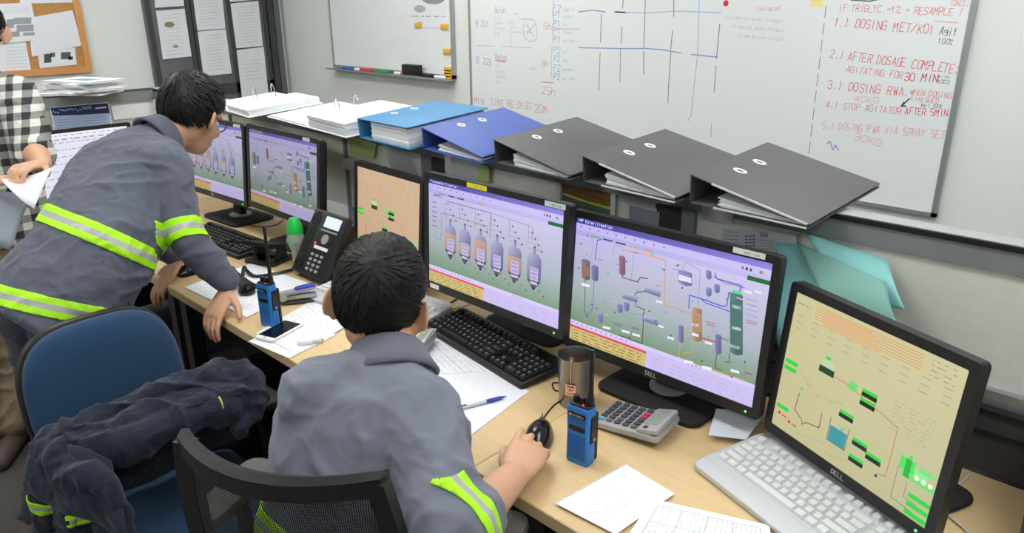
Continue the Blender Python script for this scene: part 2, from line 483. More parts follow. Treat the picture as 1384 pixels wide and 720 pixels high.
def hmi_base(cv, title, tagc):
    W, H = cv.W, cv.H
    cv.poly([(0,0),(W,0),(W,H),(0,H)], [(118,150,118),(120,152,124),(214,204,250),(196,188,242)])
    cv.up()
    cv.poly([(0,H*.43),(W,H*.43),(W,H),(0,H)], [(168,180,184),(176,186,196),(216,206,252),(198,190,244)])
    cv.poly([(0,H*.13),(W,H*.13),(W,H*.43),(0,H*.43)], [(110,146,104),(118,152,116),(176,186,196),(168,180,184)])
    cv.up(); cv.rect(0, 0, W, H*.135, (206,192,242)); 
    cv.up()
    cv.poly([(0,H*.955),(W,H*.955),(W,H),(0,H)], [(50,52,150),(150,140,226),(140,130,220),(44,44,140)])
    cv.poly([(0,H*.905),(W,H*.905),(W,H*.955),(0,H*.955)], [(196,186,240),(206,198,248),(206,198,248),(190,180,236)])
    cv.poly([(0,H*.865),(W,H*.865),(W,H*.905),(0,H*.905)], [(178,172,232),(196,190,244),(196,190,244),(178,172,232)])
    cv.rect(0, H*.135, W, H*.165, (216,206,246))
    cv.up()
    cv.text(title, (W*.02, H*.968), (W*(.02+.0115*len(title)), H*.968), (235,238,255), H*.022, jit=0, wt=.16)
    cv.circle((W*.012, H*.978), H*.008, (60,200,120))
    for k in range(10): cv.circle((W*(.03+.052*k), H*.93), H*.007, [(120,110,180),(90,90,150),(160,120,170)][k % 3])
    for k, c in enumerate(((120,170,110),(70,70,110),(60,60,90),(190,180,150),(220,160,70))): cv.rect(W*(.09+.075*k), H*.873, W*(.145+.075*k), H*.884, c)
    cv.rect(W*.90, H*.855, W, H*.885, (36,110,52))
    for k, c in enumerate(((200,90,140),(60,60,60),(150,60,70))): cv.rect(W*(.93+.018*k)-.06*W, H*.915, W*(.94+.018*k)-.06*W, H*.935, c)
    cv.circle((W*.955, H*.925), H*.012, (90,150,220)); cv.circle((W*.965, H*.92), H*.01, (220,190,60))
    # alarm list
    cv.rect(0, H*.0, W*.46, H*.115, (206,190,120)); cv.up()
    cv.rect(0, H*.105, W*.46, H*.122, (226,70,90))
    for k in range(4): cv.dashes(W*.01, W*.44, H*(.085-.024*k), H*.006, (120,100,50) if k % 2 else (170,90,60), .7, W*.05)
    for k in range(12): cv.rect(W*(.01+.03*k), H*.143, W*(.02+.03*k), H*.15, [(120,110,150),(170,80,110)][k % 2])
    for k in range(3): cv.dashes(W*.5, W*.95, H*(.09-.03*k), H*.004, (180,170,214), .6, W*.06)
    for k in range(4): cv.circle((W*(.68+.02*k), H*.145), H*.006, [(60,160,90),(200,80,80),(80,90,200),(210,170,60)][k])
def tanks_screen(cv):
    hmi_base(cv, 'Transesterification', 0)
    W, H = cv.W, cv.H; cv.up()
    xs = [.185, .305, .43, .555, .685, .82]; ty = [.60, .60, .595, .585, .585, .58]
    G = (110,104,128)
    for k in range(6): cv.line([(W*(xs[k]-.045), H*.66), (W*(xs[k]-.045), H*.81)], .0009, G)
    cv.line([(W*.15, H*.825), (W*.50, H*.825), (W*.50, H*.60)], .0014, (120,30,50)); cv.line([(W*.5, H*.825), (W*.8, H*.80), (W*.8, H*.7)], .0009, G)
    cv.line([(W*.11, H*.48), (W*.11, H*.70), (W*.48, H*.70), (W*.48, H*.62)], .001, (50,110,90))
    cv.line([(W*.06, H*.50), (W*.06, H*.44), (W*.1, H*.44), (W*.1, H*.5)], .0009, (90,110,110))
    for k in range(6):
        x = xs[k]; t = ty[k]
        for j in range(4):
            cx = x-.02+.022*j; cy = .80-.045*j-.01*k
            cv.line([(W*(x-.045), H*cy), (W*cx, H*cy)], .0006, G); cv.circle((W*cx, H*cy), H*.009, [(120,50,70),(80,76,100),(96,60,90)][(j+k) % 3], 8)
        cv.rect(W*(x-.009), H*t, W*(x+.009), H*(t+.05), (150,144,184)); cv.circle((W*x, H*(t+.055)), H*.012, (86,80,110), 8)
    cv.up()
    for k in range(6):
        x = xs[k]; t = ty[k]; body = (150,150,196)
        A = [(W*(x-.048), H*(t-.045)), (W*(x-.03), H*t), (W*(x+.03), H*t), (W*(x+.048), H*(t-.045)), (W*(x+.048), H*(t-.23)), (W*(x), H*(t-.325)), (W*(x-.048), H*(t-.23))]
        cv.poly(A, [(168,168,206),(176,176,214),(150,150,190),(128,128,172),(118,116,150),(60,58,84),(140,136,160)])
    cv.up()
    for k in range(6):
        x = xs[k]; t = ty[k]
        if k in (0, 1, 2, 4):
            f = (.11, .07, .13, .1)[(0,1,2,0,3)[k]]
            cv.poly([(W*(x-.046), H*(t-.225)), (W*(x+.046), H*(t-.225)), (W*(x+.046), H*(t-.225+f*1.4)), (W*(x-.046), H*(t-.225+f*1.4))], [(188,148,128),(168,132,120),(186,152,140),(206,172,150)])
        cv.poly([(W*(x-.046), H*(t-.235)), (W*(x+.046), H*(t-.235)), (W*(x), H*(t-.322))], [(84,80,104),(70,68,96),(44,42,66)])
    cv.up()
    for k in range(6):
        x = xs[k]; t = ty[k]
        cv.rect(W*(x-.026), H*(t-.235), W*(x+.03), H*(t-.12), (198,190,226)); cv.rect(W*(x-.024), H*(t-.27), W*(x+.026), H*(t-.245), (206,198,232))
        for j in range(3): cv.l += 1; cv.rect(W*(x-.02), H*(t-.15-.035*j), W*(x+.024), H*(t-.13-.035*j), (170,160,210)); cv.l -= 1
    cv.up()
    for j in range(4):
        y = .345-.035*j; cv.line([(W*(.16+.02*j), H*y), (W*(.93-.01*j), H*(y-.02))], .0008, (150,176,168))
        for k in range(6): cv.circle((W*(.2+.12*k+.03*j), H*(y-.004)), H*.008, [(150,60,80),(80,96,100)][(k+j) % 2], 8)
    for j in range(6): cv.rect(W*.03, H*(.78-.045*j), W*.07, H*(.788-.045*j), (120,112,150))
    cv.line([(W*.03, H*.845), (W*.13, H*.845)], .0012, (150,40,60)); cv.dashes(W*.05, W*.11, H*.86, H*.012, (70,60,80), .7, W*.02)
def plant_screen(cv):
    hmi_base(cv, 'HP Esterification', 0)
    W, H = cv.W, cv.H; cv.up()
    f0 = cv.fn; cv.fn = lambda p: cv.px((740+p[0]/2.25, 260+p[1]/2.25))      # measured on the right big monitor
    GR=(140,132,160); BR=(92,52,46); BL=(70,84,214); OR=(226,160,60); YE=(214,176,50); DG=(46,110,70)
    cv.line([(115,265),(113,360),(118,370)], .0016, BR); cv.line([(142,265),(138,350),(122,378)], .0013, BL)
    cv.line([(165,143),(152,145),(145,205)], .002, BL); cv.line([(95,125),(140,140),(132,205)], .0008, GR)
    cv.line([(228,240),(228,258),(275,272),(283,258),(305,262)], .002, BR)
    cv.line([(200,190),(205,160),(225,165),(230,180)], .001, GR); cv.line([(232,175),(290,185),(360,207),(355,340),(438,368)], .002, OR)
    cv.line([(262,180),(255,265),(238,262)], .0008, GR); cv.line([(300,300),(270,305),(262,320)], .0018, BR); cv.line([(268,330),(268,345),(296,356),(290,378)], .0018, BR)
    cv.line([(292,388),(288,460),(215,432)], .0018, BR)
    cv.line([(410,232),(420,212),(465,235),(458,335)], .001, GR); cv.line([(430,352),(432,312),(465,322),(530,345),(545,345),(552,304),(566,308)], .0022, BL)
    cv.line([(465,322),(480,335),(556,362)], .002, BL); cv.line([(510,245),(515,262),(590,283),(585,300)], .0022, BL); cv.line([(505,255),(540,275),(600,290)], .0012, (60,60,80))
    cv.line([(440,450),(440,485),(415,488)], .0016, YE); cv.line([(405,450),(398,500),(460,525),(550,556),(600,570)], .002, YE); cv.line([(415,418),(435,425)], .002, OR)
    cv.line([(515,488),(510,532),(530,540)], .002, DG); cv.line([(553,490),(553,515),(540,515)], .0018, DG); cv.line([(525,440),(550,452)], .0018, DG)
    cv.line([(552,525),(565,512),(600,530),(598,560)], .0009, GR)
    cv.line([(110,360),(180,390),(215,395),(240,405),(290,418)], .0008, GR); cv.line([(170,340),(222,365),(300,372)], .0008, GR)
    cv.up()
    def vessel(x0, x1, y0, y1, sk, c, band=None):
        cv.poly([(x0, y0), ((x0+x1)/2, y0-5+sk/2), (x1, y0+sk), (x1, y1+sk), ((x0+x1)/2, y1+6+sk/2), (x0, y1)], [c, tuple(min(255, k+26) for k in c), tuple(int(k*.78) for k in c), tuple(int(k*.72) for k in c), tuple(int(k*.8) for k in c), c])
        if band:
            cv.l += 1; cv.poly([(x0+2, band[0]), (x1-2, band[0]+sk), (x1-2, band[1]+sk), (x0+2, band[1])], band[2]); cv.l -= 1
    vessel(104,130,203,258,6,(150,128,140),(222,250,(150,116,96))); vessel(134,155,222,262,5,(136,136,190))
    vessel(218,237,193,245,5,(160,118,142)); vessel(397,440,235,272,12,(150,152,214),(248,264,(228,226,250)))
    vessel(440,470,350,445,6,(196,158,126),(368,420,(184,140,108))); vessel(398,414,404,450,4,(140,140,196)); vessel(510,529,432,485,4,(134,132,190))
    vessel(555,594,305,485,8,(96,136,132),(330,470,(78,120,112)))
    for (x, y) in ((490,248),(515,290),(490,300),(160,380),(220,350),(240,345)): vessel(x-8,x+9,y-10,y+10,3,(146,146,200))
    def hx(a, b, r):
        d = V(b)-V(a); n = V((-d.y, d.x)).normalized()*r; a=V(a); b=V(b)
        cv.poly([a-n, b-n, b+n, a+n], [(196,196,226),(176,176,212),(96,96,136),(110,110,150)])
    hx((296,292),(345,310),9); hx((230,312),(275,326),9); hx((290,380),(338,396),9); 
    for x, y in ((213,400),(268,412)):
        for k in range(3): cv.circle((x-8+k*8, y+k*2), .003, (120,118,150), 8)
    cv.up()
    for (x, y, wd, hh) in ((116,278,26,8),(240,268,0,0),(180,408,24,7),(238,420,24,7),(270,430,24,7),(340,330,20,6),(410,262,22,7),(575,345,26,9),(575,410,26,9),(570,465,28,9),(450,400,20,8),(450,430,20,8),(430,512,28,9),(485,530,28,9),(570,540,26,8),(610,300,22,6),(640,300,20,6),(375,440,20,7),(490,455,22,7),(345,405,16,6)):
        if wd: cv.poly([(x-wd/2,y-hh/2),(x+wd/2,y-hh/2+wd*.25),(x+wd/2,y+hh/2+wd*.25),(x-wd/2,y+hh/2)], (240,238,250))
    for (x, y) in ((120,190),(112,265),(180,378),(200,380),(215,425),(320,188),(400,220),(490,438),(530,500),(420,470),(440,330),(255,385),(490,295),(545,325),(185,245),(350,232)): cv.circle((x,y), .0024, (70,200,120), 8)
    for (x, y) in ((122,130),(102,155),(95,230),(395,222),(150,352),(375,435),(600,515),(560,560),(410,290),(330,390),(310,360),(250,440),(355,235),(240,210),(135,340),(205,365),(470,512),(120,375)): cv.circle((x,y), .0022, (84,76,104), 8)
    cv.poly([(562,295),(592,303),(592,312),(562,304)], (90,220,140))
    for (x,y) in ((470,440),(492,446),(600,545)): cv.poly([(x,y),(x+24,y+7),(x+24,y+11),(x,y+4)], (206,70,90))
    for (x,y) in ((480,390),(482,398),(605,385),(605,392)): cv.poly([(x,y),(x+30,y+9),(x+30,y+12),(x,y+3)], (190,110,140))
    for j in range(5): cv.poly([(602,320+16*j),(640,331+16*j),(640,334+16*j),(602,323+16*j)], (170,164,200))
    for (x, y) in ((150,400),(165,330),(260,180),(380,230),(300,420),(205,215),(330,280),(270,295),(95,330),(350,360),(420,440),(500,420),(540,440),(620,340)): cv.poly([(x,y),(x+16,y+4.5),(x+16,y+7.5),(x,y+3)], (160,150,186))
    cv.fn = f0
    cv.l += 2
    for k in range(26):
        x = rnd.uniform(.04, .88); y = rnd.uniform(.2, .8); cv.rect(W*x, H*y, W*(x+rnd.uniform(.01, .03)), H*(y+.008), [(168,160,196),(150,150,180),(196,190,226)][k % 3])
def beige_screen(bg, top):
    def f(cv):
        W, H = cv.W, cv.H; G=(44,214,70); DK=(20,90,40)
        cv.poly([(0,0),(W,0),(W,H),(0,H)], bg); cv.up()
        for j in range(3):
            for k in range(9): cv.rect(W*(.03+.11*k), H*(.845-.045*j), W*(.075+.11*k), H*(.85-.045*j), (170,160,140))
        cv.rect(W*.13, H*.86, W*.8, H*.98, (216,200,150) if top else bg[2]); cv.up()
        for j in range(6):
            cv.rect(W*.14, H*(.965-.018*j), W*.79, H*(.969-.018*j), (196,150,110))
            if top: cv.rect(W*.2, H*(.947-.018*j), W*(.5+.03*(j % 3)), H*(.96-.018*j), (224,178,128))
        cv.dashes(W*.02, W*.11, H*.93, H*.008, (150,140,120), .7, W*.03)
        for k in range(4): cv.dashes(W*.83, W*.97, H*(.965-.03*k), H*.004, (140,130,108), .5, W*.05)
        for k in range(8): cv.dashes(W*.70, W*.93, H*(.63-.025*k), H*.004, (176,166,132), .5, W*.06)
        # plant symbols
        g = lambda x0,y0,x1,y1,c=G: cv.rect(W*x0, H*y0, W*x1, H*y1, c)
        g(.01,.49,.1,.52); g(.01,.44,.1,.47); g(.01,.145,.1,.175)
        cv.line([(W*.15,H*.33),(W*.14,H*.2),(W*.2,H*.16),(W*.21,H*.13),(W*.23,H*.16),(W*.32,H*.18),(W*.32,H*.29)], .0018, (140,84,50))
        cv.line([(W*.1,H*.47),(W*.2,H*.44),(W*.2,H*.36)], .0008, (150,170,140))
        g(.24,.555,.34,.60,(24,70,40)); g(.25,.6,.33,.65,(190,214,170)); g(.27,.655,.3,.675)
        g(.44,.545,.49,.6,(110,220,120)); cv.line([(W*.34,H*.57),(W*.42,H*.57),(W*.75,H*.48),(W*.75,H*.15),(W*.7,H*.13)], .0012, (214,90,70))
        for (a, b) in ((.52,.55),(.52,.49),(.42,.34),(.53,.215),(.62,.18),(.53,.10)):
            g(a, b, a+.09, b+.028, (24,36,26)); g(a, b+.028, a+.09, b+.05)
        cv.line([(W*.38,H*.3),(W*.38,H*.14),(W*.5,H*.14),(W*.5,H*.3)], .0012, (90,80,60)); g(.385,.14,.495,.25,(60,150,160)); g(.45,.25,.47,.28,(120,200,160))
        cv.circle((W*.16,H*.37), H*.012, (70,220,90)); cv.circle((W*.85,H*.355), H*.012, (70,220,90))
        cv.line([(W*.8,H*.26),(W*.8,H*.05),(W*.92,H*.04)], .0009, (90,90,130)); cv.line([(W*.86,H*.2),(W*.86,H*.1),(W*.93,H*.1)], .0009, (90,90,130))
        g(.8,.255,.88,.34,(80,226,96)); g(.88,.255,.95,.30,(150,232,150)); g(.9,.3,.98,.33,(120,226,130)); g(.82,.22,1.0,.25,(110,220,120))
        cv.up()
        for k in range(3): cv.circle((W*(.9+.035*k),H*.255), H*.016, (226,250,220)); g(.83,.22,.86,.34,(36,180,60)) if k==0 else None
        g(.86+.02,.12,1.0,.15); g(.88,.065,1.0,.095); g(.88,.01,1.0,.04)
        cv.circle((W*.04,H*.11), H*.012, (220,40,40)); cv.circle((W*.12,H*.09), H*.012, (220,40,40)); cv.dashes(W*.06, W*.1, H*.105, H*.01, (200,60,50), .8, W*.02); cv.dashes(W*.14, W*.18, H*.085, H*.01, (200,60,50), .8, W*.02)
        for k in range(10): cv.dashes(W*(.18+.07*(k % 5)), W*(.23+.07*(k % 5)), H*(.05+.33*(k//5)+.02*(k % 3)), H*.004, (150,144,120), .6, W*.03)
        cv.circle((W*.7,H*.115), H*.01, (60,50,40))
    return f
def doc_screen(cv):
    W, H = cv.W, cv.H
    cv.rect(0,0,W,H,(226,228,244)); cv.up(); cv.rect(0,H*.93,W,H,(240,240,250)); cv.up()
    for k in range(8): cv.dashes(W*.02, W*.98, H*(.96-.11*k), H*.012, (150,150,190), .6, W*.05)
    cv.dashes(W*.02, W*.9, H*.9, H*.016, (190,120,120), .6, W*.06)

A_ = mon('black wide monitor showing a colourful piping diagram, beside the steel cup', (-.805,1.264,-.792,.001,.06), .51, .34, plant_screen, 0, (-.80,1.335,.27,.20))
B_ = mon('black wide monitor showing six grey tanks, behind the black keyboard', (-1.275,1.217,-.751,-.007,.048), .51, .325, tanks_screen, 0, (-1.27,1.40,.26,.165), logo=False)
C_ = mon('smaller black monitor with a peach screen, behind the seated man', (-1.826,1.301,-.791,-.068,.085), .378, .313, beige_screen([(198,166,134),(206,174,142),(212,182,150),(206,174,144)], 0), 0, (-1.83,1.36,.22,.17), bez=(.015,.015,.016,.022))
def plant_far(cv):
    # the same picture, laid out from the right monitor's screen
    cv2 = Canvas(); cv2.W, cv2.H = A_W, A_H; cv2.px = A_[3]
    plant_screen(cv2)
    kx, ky = cv.W/A_W, cv.H/A_H
    cv.v = [(p[0]*kx, p[1]*ky, p[2]) for p in cv2.v]; cv.f = cv2.f
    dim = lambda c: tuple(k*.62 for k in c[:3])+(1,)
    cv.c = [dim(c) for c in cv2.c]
A_W, A_H = .51-.033, .34-.038
def tanks_far(cv):
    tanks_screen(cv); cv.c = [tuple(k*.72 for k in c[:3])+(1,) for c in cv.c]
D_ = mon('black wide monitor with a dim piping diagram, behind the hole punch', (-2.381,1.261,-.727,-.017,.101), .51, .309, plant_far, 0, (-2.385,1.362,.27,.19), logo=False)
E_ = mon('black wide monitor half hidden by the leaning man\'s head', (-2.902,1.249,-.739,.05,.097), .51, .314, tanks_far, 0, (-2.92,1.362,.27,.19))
F_ = mon('squarish black monitor with a pale yellow screen at the right edge', (-.368,1.204,-.809,-.387,.085), .378, .313, beige_screen([(196,191,146),(190,187,144),(208,202,160),(206,198,154)], 1), 0, (-.305,1.345,.22,.17), bez=(.016,.017,.017,.02))
G_ = mon('black monitor with a white document on the side desk', (-3.62,1.02,-.82,math.pi/2,.08), .43, .31, doc_screen, 0, (-3.72,1.02,.24,.18), logo=False)
# stickers on bezels
def bezel_tag(mo, x0, x1, dz, h, col, text=None, tc=(40,40,40)):
    t, X, (u0, v0), px, fr = mo
    cv = Canvas(); cv.rect(x0, dz, x1, dz+h, col); cv.up()
    if text: cv.text(text, (x0+(x1-x0)*.35, dz+h*.25), (x0+(x1-x0)*.85, dz+h*.25), tc, h*.5, jit=0, wt=.14)
    cv.build('sticker', 'print', fr, X, off=.0002)
bezel_tag(A_, .155, .222, .328, .0115, (226,232,230), 'mation', (120,120,120))
bezel_tag(B_, .18, .243, .3105, .0125, (206,226,226), 'mation', (120,130,130))
bezel_tag(B_, -.085, -.012, .3105, .0125, (236,226,50), 'auto tag', (190,180,40))
bezel_tag(B_, -.232, -.195, .004, .013, (240,240,242))
bezel_tag(D_, .15, .195, .294, .012, (220,224,228)); bezel_tag(E_, .18, .23, .299, .012, (220,226,226))
# ================================================================== wall things
def wall_px(Y, ox, oz): return lambda p: ((lambda q: (q.x-ox, q.z-oz))(aty(p[0], p[1], Y)))
# ---- large whiteboard
BX0, BX1, BZ = -3.04, -.678, .864
bw = thing('whiteboard', 'large wall whiteboard covered with red and blue handwriting', 'whiteboard', ((BX0+BX1)/2, WY, BZ), 0, 'wall whiteboards')
hw = (BX1-BX0)/2; BH = 1.2
obj('writing_surface', bx(-hw+.01, hw-.01, -.018, -.002, .01, BH-.01), 'boardwhite', bw)
fr = MB()
for a in ((-hw, -hw+.014, 0, BH), (hw-.016, hw, 0, BH), (-hw, hw, BH-.02, BH), (-hw, hw, 0, .014)): fr.box(a[0], a[1], -.022, -.001, a[2], a[3])
obj('frame', fr, 'alu', bw)
cv = Canvas(wall_px(WY-.018, (BX0+BX1)/2, BZ))
RED=(232,128,138); BLUE=(138,162,214); BLK=(84,88,96); PK=(238,172,178); LB=(178,196,226)
def tx(s, p, q, hp, col, wt=.1, jit=.06):
    wt *= .85; a = aty(p[0], p[1], WY); b = aty(p[0], p[1]-1, WY); cv.text(s, p, q, col, (b.z-a.z)*hp, wt=wt, jit=jit)
def w3(x, y): return (430+x/4.194, y/4.194)
def w4(x, y): return (740+x/3.6, y/3.6)
def w5(x, y): return (1050+x/2.4, y/2.4)
tx('(ONCE)', w5(560,16), w5(625,22), 7, RED)
tx('IF TRIGLYC.>1% > RESAMPLE !', w5(200,36), w5(605,52), 9, RED, .11)
cv.line([w5(240,0), w5(300,4), w5(330,-2)], .004, BLK)
tx('1.) DOSING MET/KOI', w5(183,84), w5(512,112), 11.5, RED, .11); tx('Agit', w5(525,113), w5(585,118), 11, BLK, .1); tx('100%', w5(522,140), w5(570,145), 7, BLK, .12)
cv.line([w5(510,68), w5(588,74)], .003, PK)
tx('2.) AFTER DOSAGE COMPLETE;', w5(172,187), w5(592,240), 11, RED, .11)
tx('AGITATING FOR', w5(225,233), w5(410,256), 8.5, RED, .11); tx('30 MIN', w5(412,262), w5(524,268), 10.5, (214,60,80), .12); tx('WITH', w5(522,252), w5(560,256), 4, BLK, .14); tx('100%', w5(520,270), w5(562,273), 5, BLK, .14)
tx('3.) DOSING RWA,', w5(163,287), w5(432,314), 11, RED, .11); tx('WHEN DOSING', w5(432,306), w5(568,321), 7.5, RED, .12); tx('FINISHED', w5(434,327), w5(526,336), 6.5, RED, .12)
tx('40KG', w5(250,330), w5(335,336), 8, PK, .11); tx('Agit 100%', w5(466,346), w5(535,352), 5, BLK, .12)
cv.line([w5(430,320), w5(404,344), w5(412,332)], .005, BLK); cv.line([w5(404,344), w5(418,344)], .005, BLK)
tx('4.) STOP AGITATOR', w5(158,348), w5(405,372), 8.5, (232,128,138), .11); tx('AFTER 5MIN', w5(415,370), w5(555,378), 9, (222,80,96), .12)
tx('5.) DOSING PWA VIA SPRAY SET', w5(148,416), w5(545,450), 9.5, PK, .1); tx('30KG', w5(250,452), w5(340,476), 9, PK, .11)
cv.line([w5(162,466), w5(172,458), w5(182,486), w5(190,470), w5(200,488)], .004, BLUE)
for k in range(9): cv.line([w5(160-5.6*k*1.15, 20+55*k), w5(155-5.6*k*1.15, 58+55*k)], .0026, (120,124,132))
cv.rect(*w5(110,-5), *w5(150,22), (238,234,150))
# left half
tx('B 221', w3(893,150), w3(968,154), 8, BLUE, .1); tx('Batch', w3(1002,72), w3(1062,76), 7, BLUE, .1)
for k, s in enumerate(('oil', 'soap + 5hr', 'water', 'kg')): tx(s, w3(1002,108+30*k), w3(1002+14*len(s)*(.8 if len(s) > 5 else 1),111+30*k), 4.5, LB, .12)
cv.line([w3(x,y) for x,y in ((1150,110),(1175,105),(1225,115),(1242,170),(1235,225),(1205,238),(1170,215),(1160,160),(1175,115))], .004, LB)
cv.line([w3(1180,195), w3(1225,140)], .004, LB); cv.line([w3(1182,140), w3(1220,205)], .004, LB); cv.line([w3(1180,180), w3(1212,185)], .004, LB)
cv.line([w3(1090,270), w3(1090,155), w3(1105,155)], .003, LB); cv.line([w3(1105,85), w3(1125,75), w3(1140,95)], .003, LB); cv.line([w3(1100,182), w3(1150,182)], .003, LB)
cv.line([w3(900,258), w3(1000,262)], .003, LB); cv.line([w3(1040,262), w3(1215,272)], .003, LB)
tx('B 223', w3(898,358), w3(985,372), 8.5, BLUE, .1); tx('Batch', w3(1006,340), w3(1070,344), 8, BLUE, .1); cv.line([w3(1014,344), w3(1062,350)], .007, RED)
for k, s in enumerate(('oil', 'soap', 'water', 'kg')): tx(s, w3(1008,382+30*k), w3(1008+13*len(s),385+30*k), 4.5, LB, .12)
tx('mm', w3(1200,395), w3(1238,398), 4.5, LB, .12)
tx('5h', w3(1278,168), w3(1325,170), 9, (238,140,150), .1); tx('6h', w3(1272,376), w3(1310,378), 9, (238,150,160), .1); cv.line([w3(1265,464), w3(1335,470)], .004, RED)
tx('25h', w3(1266,530), w3(1350,542), 10, (234,130,142), .09)
tx('MIN. TIME RE-DIST', w3(888,585), w3(1215,622), 8.5, RED, .1); tx('20h', w3(1228,636), w3(1305,644), 10.5, RED, .1)
cv.line([w3(1330,0), w3(1336,40), w3(1326,66), w3(1334,110), w3(1326,160), w3(1334,245)], .0035, PK); cv.line([w3(1325,260), w3(1322,440)], .003, LB)
for k, s in enumerate(('F2 Add V', 'P1 water', 'P1 kg', 'P1 soaps', 'P1 acidor', 'P2 oil', 'P2 kg', 'P2 soaps', 'P2 acidor')):
    y = (54, 88, 127, 164, 206, 258, 300, 344, 388)[k]; tx(s[:2], w4(30,y), w4(66,y+2), 8.5, BLUE, .1); tx(s[3:], w4(74,y), w4(74+11*len(s[3:]),y+2), 4.5, LB, .12)
cv.line([w4(35,140), w4(155,142)], .004, LB); cv.line([w4(150,58), w4(218,50), w4(280,58)], .005, BLUE); cv.line([w4(325,58), w4(480,64), w4(620,54), w4(845,62)], .004, LB); cv.line([w4(330,58), w4(378,60)], .007, BLUE)
cv.line([w4(150,232), w4(350,236), w4(480,236), w4(560,242), w4(650,258)], .0045, BLUE); cv.line([w4(700,265), w4(825,278)], .005, BLUE)
for pts, c in ((((262,68),(258,205)),BLK), (((256,255),(250,440)),(90,94,104)), (((368,0),(366,40)),BLK), (((362,130),(358,210)),BLK), (((356,240),(352,400)),(120,124,134)), (((476,0),(468,235)),BLK), (((468,250),(468,362)),(80,84,94)), (((615,0),(614,80)),BLK), (((608,150),(600,240)),BLK), (((600,255),(588,430)),(80,84,94)), (((588,430),(586,500)),BLK), (((738,0),(730,270),(697,570)),BLUE), (((690,588),(684,576)),BLUE), (((838,118),(822,285)),BLK), (((820,320),(810,450)),(110,114,124)), (((798,600),(794,665)),(150,154,164))):
    cv.line([w4(*p) for p in pts], .0036, tuple(min(255, k+24) for k in c))
cv.circle(w4(868,16), .012, (226,60,70), 8)
tx('replaced', w4(1018,52), w4(1130,54), 7, (236,160,168), .1)
for k in range(3): tx('no samples water product', w4(865+30*k,90+44*k), w4(1148,112+44*k), 4.5, (196,202,208), .12)
cv.build('handwriting', 'print', bw, Tm(0, -.018, 0))
# ---- small whiteboard
SX0, SX1, SZ = -4.36, -3.17, 1.178
sw = thing('whiteboard', 'smaller wall whiteboard with marker tray and yellow magnets', 'whiteboard', ((SX0+SX1)/2, WY, SZ), 0, 'wall whiteboards')
hw = (SX1-SX0)/2; BH = .9
obj('writing_surface', bx(-hw+.01, hw-.01, -.018, -.002, .01, BH-.01), 'boardwhite', sw)
fr = MB()
for a in ((-hw, -hw+.014, 0, BH), (hw-.016, hw, 0, BH), (-hw, hw, BH-.02, BH), (-hw, hw, 0, .016)): fr.box(a[0], a[1], -.022, -.001, a[2], a[3])
obj('frame', fr, 'alu', sw)
m = MB(); m.box(-hw-.01, hw+.0, -.075, -.02, -.012, -.006); m.box(-hw-.01, hw, -.078, -.075, -.012, .0); obj('marker_tray', m, 'alu', sw)
cv = Canvas()
for k in range(26):
    x = rnd.uniform(-.3, .25); z = rnd.uniform(.1, .5)
    cv.line([(x, z), (x+rnd.uniform(.03, .12), z+rnd.uniform(-.02, .03))], .004, [(240,226,232),(232,230,244)][k % 2])
cv.build('faint_smudges', 'print', sw, Tm(0, -.018, 0))
def magnet(px_, wd, h, lab, rot=0):
    p = aty(px_[0], px_[1], WY-.02)
    o = obj('magnet', MB().prism(rrect(-wd/2, wd/2, -h/2, h/2, .003), 0, .006, .001, 'y'), 'magnetyellow'); o.location = (p.x, WY-.0182, p.z); o.rotation_euler = (0, rot, 0)
    return tag(o, lab, 'magnet', 'yellow magnets on the small whiteboard')
mat('magnetyellow', (226,178,52), .5)
magnet((565.5,34), .062, .03, 'yellow magnet holding the left corner of the pump sheet', -.15); magnet((601,36), .062, .03, 'yellow magnet holding the right corner of the pump sheet'); magnet((604,69.5), .06, .03, 'single yellow magnet halfway down the board\'s right side')
for k, n in enumerate(('topmost', 'upper middle', 'lower middle', 'lowest')): magnet((605.5,93.5+3.9*k), .06, .024, n+' of four yellow magnets at the board\'s lower right corner')
o = Canvas(); a = aty(559,0,WY); b = aty(606,38,WY)
t = thing('paper_sheet', 'white sheet with grey pump picture on the smaller whiteboard', 'sheet', ((a.x+b.x)/2, WY-.0185, b.z), 0, 'sheets on the walls')
wd = (b.x-a.x)/2; obj('sheet', bx(-wd, wd, -.0008, 0, 0, .3), 'paper', t)
o.poly(circ(.05, .155, .1, 16, .032), (150,152,156)); o.up(); o.poly(circ(.05, .17, .075, 16, .022), (112,114,120)); o.poly(circ(-.07, .1, .05, 12, .02), (176,178,180)); o.line([(-.12,.2),(-.05,.22),(-.03,.14)], .004, (150,150,160)); o.dashes(-.15,.15,.06,.006,(170,170,176),.6,.05); o.dashes(-.15,-.05,.19,.006,(150,150,160),.6,.05)
o.build('picture', 'print', t, Tm(0,-.0009,0))
